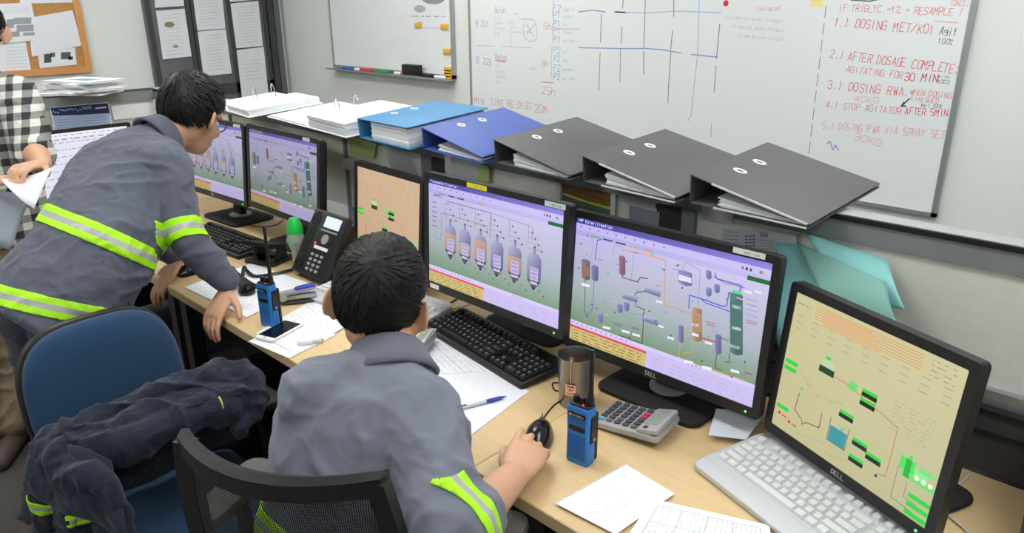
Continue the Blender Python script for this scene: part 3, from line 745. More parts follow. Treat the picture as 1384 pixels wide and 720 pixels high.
# markers and eraser in the tray
def marker(px_, L, col, lab, cap):
    p = aty(px_[0], px_[1], WY-.05); t = thing('marker_pen', lab, 'marker', (p.x, WY-.05, SZ+.0035), 0, 'markers in the whiteboard tray')
    obj('barrel', MB().tube([(-L/2,0,0),(L*.1,0,0)], .0095, 10), 'white' if cap else col, t); obj('cap', MB().tube([(L*.1,0,0),(L*.45,0,0),(L/2,0,0)], [.0105,.0095,.006], 10), col, t)
for n, c in (('mblue',(48,96,190)),('mred',(214,50,60)),('mgreen',(40,150,80)),('morange',(240,120,50))): mat(n, c, .4)
marker((472,90.5), .14, 'mblue', 'blue marker leftmost in the whiteboard tray', 0); marker((486,93), .1, 'mred', 'white marker with red cap beside the blue marker', 1); marker((497,93), .14, 'mred', 'thick red marker in the tray between the white and the green one', 0)
marker((515,95.5), .14, 'mgreen', 'green marker in the whiteboard tray', 0); marker((541,98), .1, 'morange', 'orange capped marker left of the black eraser', 1); marker((580,104), .12, 'black', 'black marker right of the eraser', 0); marker((594,106), .1, 'white', 'white marker at the tray\'s right end', 1)
p = aty(558, 103, WY-.05); t = thing('board_eraser', 'black felt board eraser standing in the whiteboard tray', 'eraser', (p.x, WY-.05, SZ-.006))
obj('grip', MB().prism(rrect(-.075,.075,.012,.066,.008), .0, .022, .004, 'y'), 'black', t); obj('felt_pad', bx(-.073,.073,-.001,.012,.0,.066), 'blackmatte', t); obj('base', bx(-.07,.07,-.02,.01,0,.012), 'darkmetal', t)
# ---- cork board
RL = math.pi/2
def wl(px_, X=WX+.02): q = atx(px_[0], px_[1], X); return (q.y, q.z)
ck = thing('cork_board', 'wood-framed cork noticeboard pinned with papers', 'noticeboard', (WX, .93, 1.195), RL)
obj('cork', bx(-.6+.03, .6-.03, -.012, -.001, .03, .9), 'cork', ck)
fr = MB()
for a in ((-.6,-.565,0,.92),(.565,.6,0,.92),(-.565,.565,0,.035),(-.565,.565,.885,.92)): fr.box(a[0],a[1],-.022,-.001,a[2],a[3])
obj('frame', fr, 'corkframe', ck)
def wall_sheet(label, pts, draw=None, X=WX+.015, th=.0008, name='paper_sheet', mt='paper', group='sheets on the walls'):
    Q = [wl(p, X) for p in pts]; cx = sum(q[0] for q in Q)/4; cz = min(q[1] for q in Q)
    t = thing(name, label, 'sheet', (X, cx, cz), RL, group)
    P = [(q[0]-cx, q[1]-cz) for q in Q]
    if sum(P[i][0]*P[(i+1) % 4][1]-P[(i+1) % 4][0]*P[i][1] for i in range(4)) < 0: P = P[::-1]
    obj('sheet', MB().prism(P, 0, th, 0, 'y'), mt, t)
    if draw:
        c = Canvas(lambda p: (lambda q: (q[0]-cx, q[1]-cz))(wl(p, X))); draw(c); c.build('print', 'print', t, Tm(0,-th,0))
    return t
def z9(x, y): return (x/4.5, y/4.5)
def dr1(c):
    for (x0,y0,x1,y1) in ((40,115,85,170),(85,105,190,145),(100,150,205,190),(60,190,120,222),(140,195,210,215)): c.poly([z9(x0,y0+3),z9(x1,y0),z9(x1,y1),z9(x0,y1+3)], (160,163,170))
    for k in range(4): c.poly([z9(20,45+12*k),z9(180,40+12*k),z9(180,43+12*k),z9(20,48+12*k)], (206,208,214))
wall_sheet('white sheet with grey building plan on the cork board', [z9(-40,25),z9(190,15),z9(238,243),z9(-10,268)], dr1, WX+.0165)
def dr2(c):
    for k in range(7): c.poly([z9(40,290+20*k),z9(165,283+20*k),z9(165,286+20*k),z9(40,293+20*k)], (196,198,206))
wall_sheet('typed white sheet low on the cork board', [z9(-20,275),z9(155,250),z9(190,433),z9(0,450)], dr2, WX+.0125)
def dr4(c):
    for (x0,y0,x1,y1,k) in ((268,330,312,380,80),(305,322,335,345,100),(370,318,430,358,92),(415,345,443,362,60)): c.poly([z9(x0,y0),z9(x1,y0-3),z9(x1,y1),z9(x0,y1+3)], (k,k+2,k+4))
wall_sheet('small white sheet with dark photographs on the cork board', [z9(228,325),z9(455,290),z9(467,392),z9(243,415)], dr4, WX+.0125)
wall_sheet('blank creased white sheet pinned askew over the cork board', [z9(165,110),z9(440,62),z9(502,275),z9(195,345)], None, WX+.0145)
wall_sheet('white sheet at the upper edge of the cork board', [z9(120,-60),z9(440,-60),z9(450,15),z9(122,22)], None, WX+.0125)
# ---- grey cabinet with sheets on its doors
cb = thing('document_cabinet', 'tall dark grey cabinet with paper sheets on three doors', 'cabinet', (WX+.002, 2.32, 0), RL)
obj('body', bx(-.44, .46, -.03, 0, 0, 2.0), 'cabinet', cb)
for a, b in ((-.435,-.165),(-.155,.11),(.12,.36)):
    d = obj('door', MB().prism(rrect(a, b, .05, 1.97, .004), .03, .042, .003, 'y'), 'cabinet', cb)
    fm = MB()
    for q in ((a,a+.03,.05,1.97),(b-.025,b,.05,1.97),(a,b,1.0,1.07)): fm.box(q[0],q[1],-.047,-.042,q[2],q[3])
    obj('door_frame', fm, 'darkmetal', d)
obj('side_post', bx(.37,.40,-.05,-.03,0,2), 'darkmetal', cb); obj('side_post', bx(.42,.46,-.05,-.03,0,2), 'cabinet', cb)
def z1(x, y): return (x/3, y/3)
def txt_sheet(x0, x1, y0, y1, sk, n, pic=None):
    def f(c):
        for k in range(n):
            y = y0+(y1-y0)*(k+.5)/n; a = x0+(y-y0)*.13; c.poly([z1(a+12,y), z1(a+(x1-x0)*rnd.uniform(.6,.9),y-sk), z1(a+(x1-x0)*.85,y-sk+2), z1(a+12,y+2)], (206,208,212))
        if pic:
            for (x, y, r, col) in pic: c.l += 1; c.poly([z1(x+r*math.cos(t*.5236)*1.3, y+r*.75*math.sin(t*.5236)) for t in range(12)], col)
    return f
XC = WX+.0525
wall_sheet('white sheet with brown and green pictures on the cabinet\'s left door', [z1(632,44),z1(748,35),z1(777,228),z1(660,241)], txt_sheet(640,745,55,230,8,12,[(687,100,16,(150,140,96)),(712,188,9,(150,160,140))]), XC)
wall_sheet('white sheet at the top of the cabinet\'s left door', [z1(624,-90),z1(738,-95),z1(746,24),z1(628,32)], None, XC)
wall_sheet('typed sheet upper on the cabinet\'s middle door', [z1(768,-120),z1(890,-128),z1(914,115),z1(800,124)], txt_sheet(790,900,0,110,8,9), XC)
wall_sheet('typed sheet lower on the cabinet\'s middle door', [z1(801,128),z1(915,118),z1(940,298),z1(825,309)], txt_sheet(812,915,140,290,8,12), XC)
wall_sheet('typed sheet upper on the cabinet\'s right door', [z1(934,14),z1(1047,4),z1(1066,186),z1(958,196)], txt_sheet(945,1050,25,180,8,13), XC)
wall_sheet('pale sheet lower on the cabinet\'s right door', [z1(959,203),z1(1069,190),z1(1090,395),z1(982,405)], txt_sheet(970,1070,240,330,8,6), XC)
wall_sheet('sheet at the top of the cabinet\'s right door', [z1(925,-90),z1(1036,-95),z1(1046,-2),z1(932,8)], None, XC)
# calendar on the side partition
def drc(c):
    g = lambda x, y: (x/3, y/3)
    c.poly([g(203,437),g(435,417),g(445,460),g(213,470)], (40,52,104)); c.up()
    for k in range(14): c.circle(g(215+10*k,442+rnd.uniform(4,18)-.8*k), .004, (170,180,220), 6)
    c.poly([g(330,432),g(370,428),g(372,440),g(333,445)], (120,130,170)); c.poly([g(385,436),g(428,431),g(430,437),g(386,442)], (210,214,232)); c.up()
    c.poly([g(214,472),g(443,458),g(452,520),g(224,530)], (168,190,226)); c.up()
    for k in range(4): c.poly([g(230,485+11*k),g(430,472+11*k),g(430,475+11*k),g(230,488+11*k)], (140,166,212))
wall_sheet('wall calendar with dark blue banner behind the white monitor', [z1(201,436),z1(437,414),z1(462,540),z1(222,556)], drc, -4.008, .0025, 'wall_calendar', 'paper', None)
wall_sheet('white sheet pinned right of the blue calendar', [z1(450,430),z1(640,412),z1(640,470),z1(462,486)], None, -4.011)
# booklets stacked on the side partition
for k in range(7):
    t = thing('booklet', 'top booklet with a blue picture on the stack over the side partition' if k == 6 else ('lowest', 'second lowest', 'third lowest', 'middle', 'third from top', 'second from top')[k]+' white booklet in the stack over the side partition', 'booklet', (-4.03+rnd.uniform(-.02,.02), 1.18+rnd.uniform(-.02,.02), PZ+.0095*k+.001), math.radians(20+rnd.uniform(-14,14) if k else 40), 'stacked booklets')
    obj('cover', MB().prism(rrect(-.15,.15,-.105,.105,.002,1), .0075, .0087), 'white', t); obj('cover', MB().prism(rrect(-.15,.15,-.105,.105,.002,1), 0, .001), 'white', t); obj('pages', bx(-.149,.147,-.103,.103,.001,.0075), 'pages', t)
    if k == 6:
        c = Canvas(); c.poly([(-.1,-.03),(.07,-.05),(.1,.03),(-.03,.05)], (150,180,206)); c.up(); c.poly([(-.07,-.02),(.03,-.03),(.05,.02)], (96,136,170)); c.build('cover_picture', 'print', t, Tm(0,0,.0087), 'xy')

# ================================================================== binders on the partition
PIT = math.radians(5.2)
def binder(label, x, y, yaw, col, sp, op, w=.278, L=.318, trim=False, fill=.6, lift=0, full=False):
    mat('cover_'+str(len(M)), col, .55, var=.05, vscale=300, bump=.08, bscale=600); cm = list(M)[-1]
    t = thing('lever_arch_binder', label, 'binder', (x, y, PZ-(PY-y)*math.tan(PIT)+lift), yaw, 'lever arch binders on the partition', PIT)
    th = .0032
    obj('bottom_cover', MB().prism(rrect(0, w, 0, L, .004, 2), 0, th, .0006), cm, t)
    obj('spine', MB().prism(rrect(0, L, 0, sp, .002, 2), 0, th, .0006, 'x'), cm, t)
    a = math.atan2(op-sp, w); X = Tm(0,0,sp-th) @ Rm(-a, 'Y')
    tc = obj('top_cover', MB().prism(rrect(.0005, w/math.cos(a), 0, L, .004, 2), 0, th, .0006), cm, t, X)
    for yy in (L*.5-.04, L*.5+.04):
        rg = circ(.056, yy-.012, .0165, 18, .0105); ri = circ(.056, yy-.012, .0095, 18, .0042)
        m = MB(); m.rings([[(p[0],p[1],th) for p in rg], [(p[0],p[1],th+.0018) for p in rg], [(p[0],p[1],th+.0018) for p in ri], [(p[0],p[1],th+.0003) for p in ri]], cap=False); obj('eyelet', m, 'trimwhite', tc, X)
        m = MB(); m.prism(ri, th+.0002, th+.0004); obj('eyelet_hole', m, 'black', tc, X)
    if trim:
        obj('metal_edge', bx(.055, w/math.cos(a)-.004, -.0012, .0006, -.0004, th+.0004), 'trimwhite', tc, X); obj('metal_edge', bx(.06, w-.004, -.0012, .0006, -.0002, th+.0002), 'trimwhite', t)
    # pages: a wedge of loose layers
    n = 7; 
    for k in range(n):
        x0 = .068+rnd.uniform(-.004,.004); x1 = w-.012+rnd.uniform(-.006,.002)
        def zt(xx, f): 
            top = sp-th+(op-sp)*xx/w; return th+.0005+(top-th-.003)*f
        f0, f1 = fill*k/n, fill*(k+1)/n-.012
        y0 = .006+rnd.uniform(0,.006); y1 = L-.012
        m = MB(); m.add([(x0,y0,zt(x0,f0)),(x1,y0,zt(x1,f0)),(x1,y1,zt(x1,f0)),(x0,y1,zt(x0,f0)),(x0,y0,zt(x0,f1)),(x1,y0,zt(x1,f1)),(x1,y1,zt(x1,f1)),(x0,y1,zt(x0,f1))], [(3,2,1,0),(4,5,6,7),(0,1,5,4),(1,2,6,5),(2,3,7,6),(3,0,4,7)])
        obj('page_layer', m, 'pages', t, smooth=0)
    m = MB()
    for yy in (L*.5-.04, L*.5+.04): m.tube([(.03+.028*math.cos(q), yy, th+.004+(sp-.014)*math.sin(q)*.9) for q in [math.pi*i/10 for i in range(11)]], .0014, 6)
    m.box(.012, .05, L*.5-.07, L*.5+.07, th, th+.004); obj('lever_arch', m, 'chrome', t)
    return t
DK = (84,84,87)
binder('dark grey lever arch binder at the right end with white metal edges', -.818, 1.394, -.055, DK, .066, .010, .272, trim=True, fill=.5)
binder('dark grey lever arch binder in the middle of the three, metal-edged', -1.117, 1.396, -.085, DK, .066, .014, .28, trim=True, fill=.66)
binder('dark grey lever arch binder beside the royal blue one', -1.431, 1.405, -.095, DK, .066, .014, .288, fill=.72)
binder('royal blue lever arch binder between light blue and dark grey ones', -1.732, 1.40, -.1, (70,92,168), .068, .02, .285, fill=.42)
binder('light blue lever arch binder stuffed full of pages', -2.042, 1.388, -.075, (70,134,184), .066, .068, .285, fill=.97)
def open_binder(label, x0, xr, x1, y0, L, hl, hr, yaw):
    t = thing('ring_binder', label, 'binder', (xr, y0, PZ-(PY-y0)*math.tan(PIT)), yaw, 'open ring binders on the partition', PIT)
    obj('cover', MB().prism(rrect(x0-xr-.012, x1-xr+.012, -.005, L+.005, .004, 2), 0, .0025), 'white', t)
    for k in range(max(1, round(hl/.006))): obj('page_layer', bx(x0-xr+rnd.uniform(0,.005), -.014, rnd.uniform(0,.004), L-.004, .0025+.006*k, .0025+.006*(k+1)-.0006), 'pages', t, smooth=0)
    for k in range(max(1, round(hr/.006))): obj('page_layer', bx(.012+rnd.uniform(0,.003), x1-xr-rnd.uniform(0,.006), rnd.uniform(0,.006), L-.004, .0025+.006*k, .0025+.006*(k+1)-.0006), 'pages', t, smooth=0)
    for yy in (L*.42, L*.42+.08):
        obj('ring', MB().tube([(.024*math.cos(q), yy, .004+.072*math.sin(q)) for q in [math.pi*i/14 for i in range(15)]], .0024, 6), 'chrome', t)
open_binder('open white ring binder with a thick page block, nearest the leaning man', -3.22, -2.99, -2.745, 1.395, .305, .006, .026, -.12)
open_binder('open white ring binder lying beside the light blue binder', -2.70, -2.37, -2.085, 1.392, .305, .006, .042, -.1)

# ================================================================== notes and papers on the partition
def part_sheet(label, pts, draw=None, Y=PY-.0075, mt='paper', name='paper_note', cat='note', th=.0008, group='papers on the partition'):
    Q = [aty(p[0], p[1], Y) for p in pts]; cx = sum(q.x for q in Q)/len(Q); cz = min(q.z for q in Q)
    t = thing(name, label, cat, (cx, Y, cz), 0, group)
    P = [(q.x-cx, q.z-cz) for q in Q]
    if sum(P[i][0]*P[(i+1) % len(P)][1]-P[(i+1) % len(P)][0]*P[i][1] for i in range(len(P))) < 0: P = P[::-1]
    obj('sheet', MB().prism(P, 0, th, 0, 'y'), mt, t)
    if draw:
        c = Canvas(lambda p: (lambda q: (q.x-cx, q.z-cz))(aty(p[0], p[1], Y))); draw(c); c.build('print', 'print', t, Tm(0,-th,0))
    return t
part_sheet('green sticky note under the light blue binder', [(474,184),(509,194),(505,214),(472,206)], None, mt='greennote')
part_sheet('small white note left of the peach screen', [(464,213),(482,216),(481,231),(461,227)], None)
part_sheet('pale green sticky note above the tank screen', [(647,221),(661,226),(662,246),(645,244)], None, Y=PY-.0085, mt='greennote')
def drs(c):
    g = lambda x, y: (860+x/5.54, 230+y/5.54)
    c.text('SGS', g(928,492), g(990,500), (110,104,112), .0085, jit=0, wt=.2)
    for k in range(5):
        for j in range(3): c.poly([g(815+28*j,485+24*k),g(836+28*j,488+24*k),g(836+28*j,500+24*k),g(815+28*j,497+24*k)], (96,108,140))
        c.poly([g(665,455+28*k),g(770,462+28*k),g(770,468+28*k),g(665,461+28*k)], (150,156,172)); c.poly([g(930,520+20*k),g(1030,530+20*k),g(1030,535+20*k),g(930,525+20*k)], (150,150,156))
mat('greyprint', (196,200,208), .8, var=.05, vscale=30)
mat('greyblue', (150,160,178), .8, var=.08, vscale=30)
part_sheet('grey certificate sheet with a table, above the piping monitor', [(975,308),(1076,316),(1080,350),(976,342)], drs, mt='greyprint')
t = part_sheet('grey strip label with two dark dots on the rail', [(836,262),(906,274),(905,287),(838,272)], None, Y=PY-.0006, mt='greyprint', name='strip_label', cat='label')
for p in ((889,279),(900,281)):
    q = aty(p[0], p[1], PY)-t.location; obj('dot', MB().prism(circ(q.x, q.z, .006), .0008, .0011, 0, 'y'), 'darkmetal', t)
part_sheet('grey label strip under the rightmost binder', [(949,277),(992,286),(990,303),(947,296)], None, Y=PY-.0008, mt='greyprint', name='strip_label', cat='label')
part_sheet('blue-grey printed sheet below the two-dot label', [(851,277),(892,287),(890,310),(850,300)], None, mt='greyblue')
mat('clearfilm', (206,212,214), .2); M['clearfilm'].node_tree.nodes['Principled BSDF'].inputs['Alpha'].default_value = .35
part_sheet('clear plastic sleeve hanging beside the green note', [(515,197),(548,205),(566,238),(528,228)], None, mt='clearfilm', name='plastic_sleeve', cat='sleeve')
part_sheet('light grey sheet under the royal blue binder', [(601,208),(648,221),(646,248),(602,236)], None, mt='greyprint')
# teal sheets: curved leaves hanging from one corner of the partition
def teal(label, pts, bulge, th=.0008, mt='tealpaper', lines=0):
    a, b, c, d = [atw(p[0], p[1], p[2]) for p in pts]     # top left, top right, bottom right, bottom left
    og = (a+b)/2
    t = thing('teal_sheet', label, 'sheet', og, 0, 'teal sheets curling off the partition')
    def f(u, v):
        p = (a*(1-u)+b*u)*(1-v)+(d*(1-u)+c*u)*v
        return p-og+V((0.1,-.9,.15))*bulge*math.sin(math.pi*v*.85)*(.4+.6*u)
    o = obj('sheet', MB().sheet(f, 14, 14), mt, t, smooth=80)
    md = o.modifiers.new('thickness', 'SOLIDIFY'); md.thickness = th
    if lines:
        m = MB()
        for k in range(lines):
            v0 = .2+.22*k
            m.sheet(lambda u, v: f(.05+.9*u, v0+.02*v)+V((0,-.0009,0)), 12, 1)
        obj('ruled_lines', m, 'tealline', t)
    return t
mat('tealline', (96,150,156), .8); mat('tealshade', (112,160,152), .75, var=.06, vscale=12)
wp = aty(1090,325,PY-.006).dot(CF)-0
def wy(x, y, Y): return (x, y, (aty(x, y, Y)-CP).dot(CF))
teal('teal sheet hanging at the back, top of the curled bundle', [wy(1087,314,PY-.01), wy(1200,352,PY-.01), wy(1224,418,1.44), wy(1150,404,1.44)], .015)
teal('greenish teal sheet with ruled lines in the curled bundle', [wy(1076,327,PY-.02), wy(1198,382,1.44), wy(1214,436,1.37), wy(1132,436,1.36)], .02, mt='tealshade', lines=3)
teal('teal sheet folded beside the piping monitor', [wy(1049,328,PY-.01), wy(1084,330,PY-.012), wy(1146,448,1.38), wy(1052,470,1.40)], .02)
# ================================================================== things on the desks
mat('penblue', (46,64,176), .35); mat('greencap', (40,206,84), .35); mat('phonelcd', (206,216,232), .3, emit=.5); mat('greyplastic', (150,154,160), .4); mat('phoneblack', (34,34,37), .4); mat('teadark', (60,36,22), .15); mat('radiodark', (22,84,150), .6); mat('lcd', (150,160,146), .25); mat('keydark', (74,76,84), .45); mat('keyred', (196,60,96), .45); mat('keyblue', (110,170,206), .45); mat('keybrown', (120,100,86), .45)
def dpt(p, z=DZ): return atz(p[0], p[1], z)
_pz = [0]
def desk_sheet(label, pts, draw=None, mt='paper', th=.0005, name='paper_sheet', lift=None, curl=0, group='papers on the desk', world=False, cat='sheet'):
    _pz[0] += 1; z = DZ+.0002+(_pz[0]*.00065 if lift is None else lift)
    Q = [V((p[0], p[1], z)) if world else dpt(p, z) for p in pts]; c = sum(Q, V((0,0,0)))/4
    t = thing(name, label, cat, (c.x, c.y, z), 0, group)
    a, b, cc, d = [q-c for q in Q]
    def f(u, v, up=0):
        p = (a*(1-u)+b*u)*(1-v)+(d*(1-u)+cc*u)*v
        return V((p.x, p.y, up+curl*((2*abs(u-.5))**3*.5+(2*abs(v-.5))**3*.5)))
    m = MB(); n = 8 if curl else 1
    m.sheet(f, n, n); m.sheet(lambda u, v: f(1-u, v, th), n, n)
    obj('sheet', m, mt, t)
    if draw:
        k = Canvas(lambda p: (lambda q: (q.x, q.y))((a*(1-p[0])+b*p[0])*(1-p[1])+(d*(1-p[0])+cc*p[0])*p[1])); draw(k); k.build('print', 'print', t, Tm(0,0,th+curl*.35), 'xy')
    return t
def form(n=14, tone=(176,180,190), box=False, head=True, m=.08):
    def f(k):
        for i in range(n):
            v = m+(1-2*m)*i/n; x = m
            while x < 1-m:
                wd = rnd.uniform(.03, .14); 
                if rnd.random() < .78: k.poly([(x,v),(min(x+wd,1-m),v),(min(x+wd,1-m),v+.2/n),(x,v+.2/n)], tuple(min(255, c+14) for c in tone))
                x += wd+.03
        if box:
            for i in range(5): k.line([(m, m+(1-2*m)*i/4), (1-m, m+(1-2*m)*i/4)], .0008, (130,134,144))
            for i in range(4): k.line([(m+(1-2*m)*i/3, m), (m+(1-2*m)*i/3, 1-m)], .0008, (130,134,144))
    return f
def scrib(n, tone=(186,190,204)):
    def f(k):
        for i in range(n):
            u, v = rnd.uniform(.12,.75), rnd.uniform(.12,.85); pts = [(u+.015*j, v+rnd.uniform(-.02,.02)) for j in range(7)]; k.line(pts, .0008, tone)
    return f
# the big printed sheets in front of the tank monitor
desk_sheet('large printed sheet under the blue pen', [(-1.40,.985),(-.99,.868),(-1.033,1.112),(-1.345,1.165)], form(16, (206,210,220)), world=True)
desk_sheet('printed sheet half under the pen sheet, against the black keyboard', [(-1.52,1.0),(-1.30,.94),(-1.14,1.115),(-1.40,1.19)], form(12, (196,200,212), True), world=True)
desk_sheet('large printed sheet under the telephone handset', [(249,388),(334,429),(419,383),(339,356)], form(14, (200,204,216)))
desk_sheet('printed sheet in front of the white keyboard, under the smartphone', [(346,450),(400,478),(470,440),(428,402)], form(12, (196,200,212)))
desk_sheet('printed sheet overhanging the desk edge beneath the smartphone', [(336,461),(391,484),(455,452),(404,428)], form(10, (190,194,206)), lift=.0012)
desk_sheet('printed sheet beside the leaning man\'s sleeve', [(225,345),(262,366),(300,345),(265,325)], form(8, (196,200,212)))
desk_sheet('white sheet lying over the grey calculator by the seated man\'s neck', [(538,512),(553,494),(590,447),(554,444)], None, lift=.032, curl=.006)
def pad(k):
    scrib(16, (196,200,212))(k)
    for i in range(34): k.circle((.015, (i+.5)/34), .0011, (70,60,50), 6)
desk_sheet('small torn notebook page with holes in front of the right radio', [(750,680),(832,722),(912,667),(845,627)], lambda k: (scrib(16, (200,204,214))(k), [k.circle(((i+.5)/34*0+.012, (i+.5)/34), .0013, (96,80,60), 6) for i in range(34)]))
desk_sheet('printed form at the front edge beside the white keyboard', [(-.60,.972),(-.56,.80),(-.33,.90),(-.415,1.05)], form(22, (190,194,202), True), world=True)
mat('palepaper', (214,222,236), .7, var=.02)
desk_sheet('pale blue paper under the right foot of the piping monitor', [(957,588),(1008,594),(1034,560),(968,552)], scrib(8), mt='palepaper', lift=.0145)
# ---- keyboards
def keyrows():
    out = []; u = .019
    rows = [[1]*13+[2], [1.5]+[1]*12+[1.5], [1.75]+[1]*11+[2.25], [2.25]+[1]*10+[2.75], [1.25]*3+[6.25]+[1.25]*4]
    for r, row in enumerate(rows):
        x = 0
        for wk in row: out.append((x, 3.0-r+1, wk)); x += wk
    x = 0
    for wk, g in zip([1]*13, [1,0,0,0,.5,0,0,0,.5,0,0,0,0]): out.append((x, 5.35, wk)); x += wk+g
    for r in (4, 3): out += [(15.3+k, r, 1) for k in range(3)]
    out += [(15.3+k, 5.35, 1) for k in range(3)]+[(15.3+k, 0, 1) for k in range(3)]+[(16.3, 1, 1)]
    for r in range(4): out += [(18.6+k, 4-r, 1) for k in range(4)]
    out += [(18.6, 0, 2), (20.6, 0, 1), (21.6, 0, 1)]
    return out
def keyboard(label, loc, yaw, kind, single):
    t = thing('keyboard', label, 'keyboard', loc, yaw, 'computer keyboards'); u = .0188; W0 = 22.6*u
    tilt = Rm(math.radians(4), 'X')
    if kind == 'black':
        hw, d0, d1, mb, mk = W0/2+.011, -.014, .126+.011, 'black', 'key'; r = .008
    else:
        hw, d0, d1, mb, mk = W0/2+.016, -.045, .126+.03, 'whiteplastic', 'whitekey'; r = .03
    X = Tm(0, 0, .004) @ tilt
    obj('case', MB().prism(rrect(-hw, hw, d0, d1, r, 5), -.004 if kind == 'black' else -.001, .011, .003), mb, t, X)
    if kind != 'black':
        obj('palm_lip', MB().prism(rrect(-hw+.004, hw-.004, d0-.004, d0+.035, .016, 5), .0, .0135, .004), mb, t, X)
        obj('media_strip', bx(-hw+.03, hw-.03, .128, .148, .0105, .0122), 'whiteplastic', t, X)
    obj('key_well', bx(-W0/2-.002, W0/2+.002, -.003, .126, .0105, .0118), mb if kind != 'black' else 'blackgloss', t, X)
    for sx in (-1, 1): obj('foot', bx(sx*hw*.8-.012, sx*hw*.8+.012, d1-.02, d1-.012, -.004, .0), mb, t, X)
    proto = {}; allk = MB(); leg = Canvas()
    for (kx, ky, wk) in keyrows():
        wd = wk*u-.0022; dd = u-.0024
        vs = [(0,0,0),(wd,0,0),(wd,dd,0),(0,dd,0),(.0022,.0018,.0075),(wd-.0022,.0018,.0075),(wd-.0022,dd-.003,.0085),(.0022,dd-.003,.0085)]
        fs = [(4,5,6,7),(0,1,5,4),(1,2,6,5),(2,3,7,6),(3,0,4,7)]
        px_, py_ = -W0/2+kx*u+.001, ky*u+.002
        if single:
            if wk not in proto:
                o = obj('key', MB().add(vs, fs), mk, t, tilt.to_3x3().to_4x4(), smooth=0); o.location = X @ V((px_, py_, .0115)); proto[wk] = o
            else: share(proto[wk], t, X @ V((px_, py_, .0115)))
        else: allk.add([(a+px_, b+py_, c+.0115) for a, b, c in vs], fs)
        if wk < 3 and kind == 'black':
            leg.l = 1; c = (px_+wd*.4, py_+dd*.55); leg.poly([(c[0]-.0018,c[1]-.002),(c[0]+.0018,c[1]-.002),(c[0]+.0014,c[1]+.0024),(c[0]-.0014,c[1]+.0024)], (168,168,174))
    if not single: obj('keys', allk, mk, t, X, smooth=0, kind='stuff')
    if kind == 'black': leg.build('key_legends', 'print', t, X @ Tm(0,0,.0202), 'xy')
    return t
keyboard('black keyboard in front of the tank monitor', (-1.268, 1.147, DZ), -.135, 'black', True)
keyboard('white keyboard in front of the yellow-screened monitor', (-.375, 1.085, DZ), -.325, 'white', True)
keyboard('black keyboard beside the leaning man\'s arm', (-2.63, 1.093, DZ), .06, 'black', False)
keyboard('white keyboard half hidden behind the seated man\'s head', (-1.713, 1.128, DZ), .12, 'white', False)
# ---- mice
def mouse(label, loc, yaw, cable):
    t = thing('computer_mouse', label, 'mouse', loc, yaw, 'black computer mice')
    m = MB(); rs = []
    for i in range(9):
        a = i/8; y = -.055+.11*a; wd = .030*math.sin(math.pi*(.12+.78*a))**.5; h = .034*math.sin(math.pi*(.1+.76*(1-a)))**.7+.004
        rs.append([(wd*math.cos(q), y, max(0, h*math.sin(q))) for q in [math.pi*k/10 for k in range(11)]])
    m.rings(rs); obj('shell', m, 'blackgloss', t, smooth=60)
    obj('scroll_wheel', MB().tube([(-.003,.03,.030),(.003,.03,.030)], .006, 10), 'darkmetal', t); obj('button_split', bx(-.0006,.0006,.012,.05,.02,.0345), 'black', t)
    c = obj('cable', MB().tube(cable, .0018, 6), 'black', t); return t
def smoothpath(P, n=6):
    P = [V(p) for p in P]; out = []
    for i in range(len(P)-1):
        a, b, c, d = P[max(i-1,0)], P[i], P[i+1], P[min(i+2,len(P)-1)]
        for k in range(n):
            t = k/n; out.append(.5*((2*b)+(c-a)*t+(2*a-5*b+4*c-d)*t*t+(3*b-a-3*c+d)*t**3))
    return out+[P[-1]]
def wpath(loc, yaw, pts, z=DZ+.002):
    I = (Tm(*loc) @ Rm(yaw, 'Z')).inverted(); return smoothpath([I @ dpt(p, z) for p in pts])
l = (-.882, .978, DZ); mouse('black mouse under the seated man\'s hand', l, .55, wpath(l, .55, [(733,567),(748,548),(765,535),(768,522),(748,517),(752,528),(778,520),(800,490)]))
l = (-2.40, .93, DZ); mouse('black mouse beside the leaning man\'s far hand', l, .2, wpath(l, .2, [(256,364),(262,357),(270,352),(276,350)]))
def cable(label, pts, mt, r=.0022, z=DZ+.003):
    P = [dpt(p, z) if len(p) == 2 else V(p) for p in pts]; og = P[0].copy()
    o = obj('cable', MB().tube(smoothpath([p-og for p in P]), r, 6), mt); o.location = og; return tag(o, label, 'cable', 'loose cables')
cable('black cable curling from the far monitor over the desk', [(330,302),(350,306),(372,304),(383,297)], 'black')
cable('thin black cable behind the seated man\'s keyboard', [(583,408),(605,410),(622,402),(640,404)], 'black')
cable('white cable behind the seated man\'s keyboard', [(580,411),(604,417),(625,414),(640,408)], 'whiteplastic')
cable('white cable on the desk behind the yellow-screened monitor', [(1268,668),(1290,658),(1304,648),(1310,640)], 'whiteplastic')
cable('grey cable lying at the right end of the desk', [(1275,690),(1290,703),(1305,716),(1315,730)], 'whiteplastic')
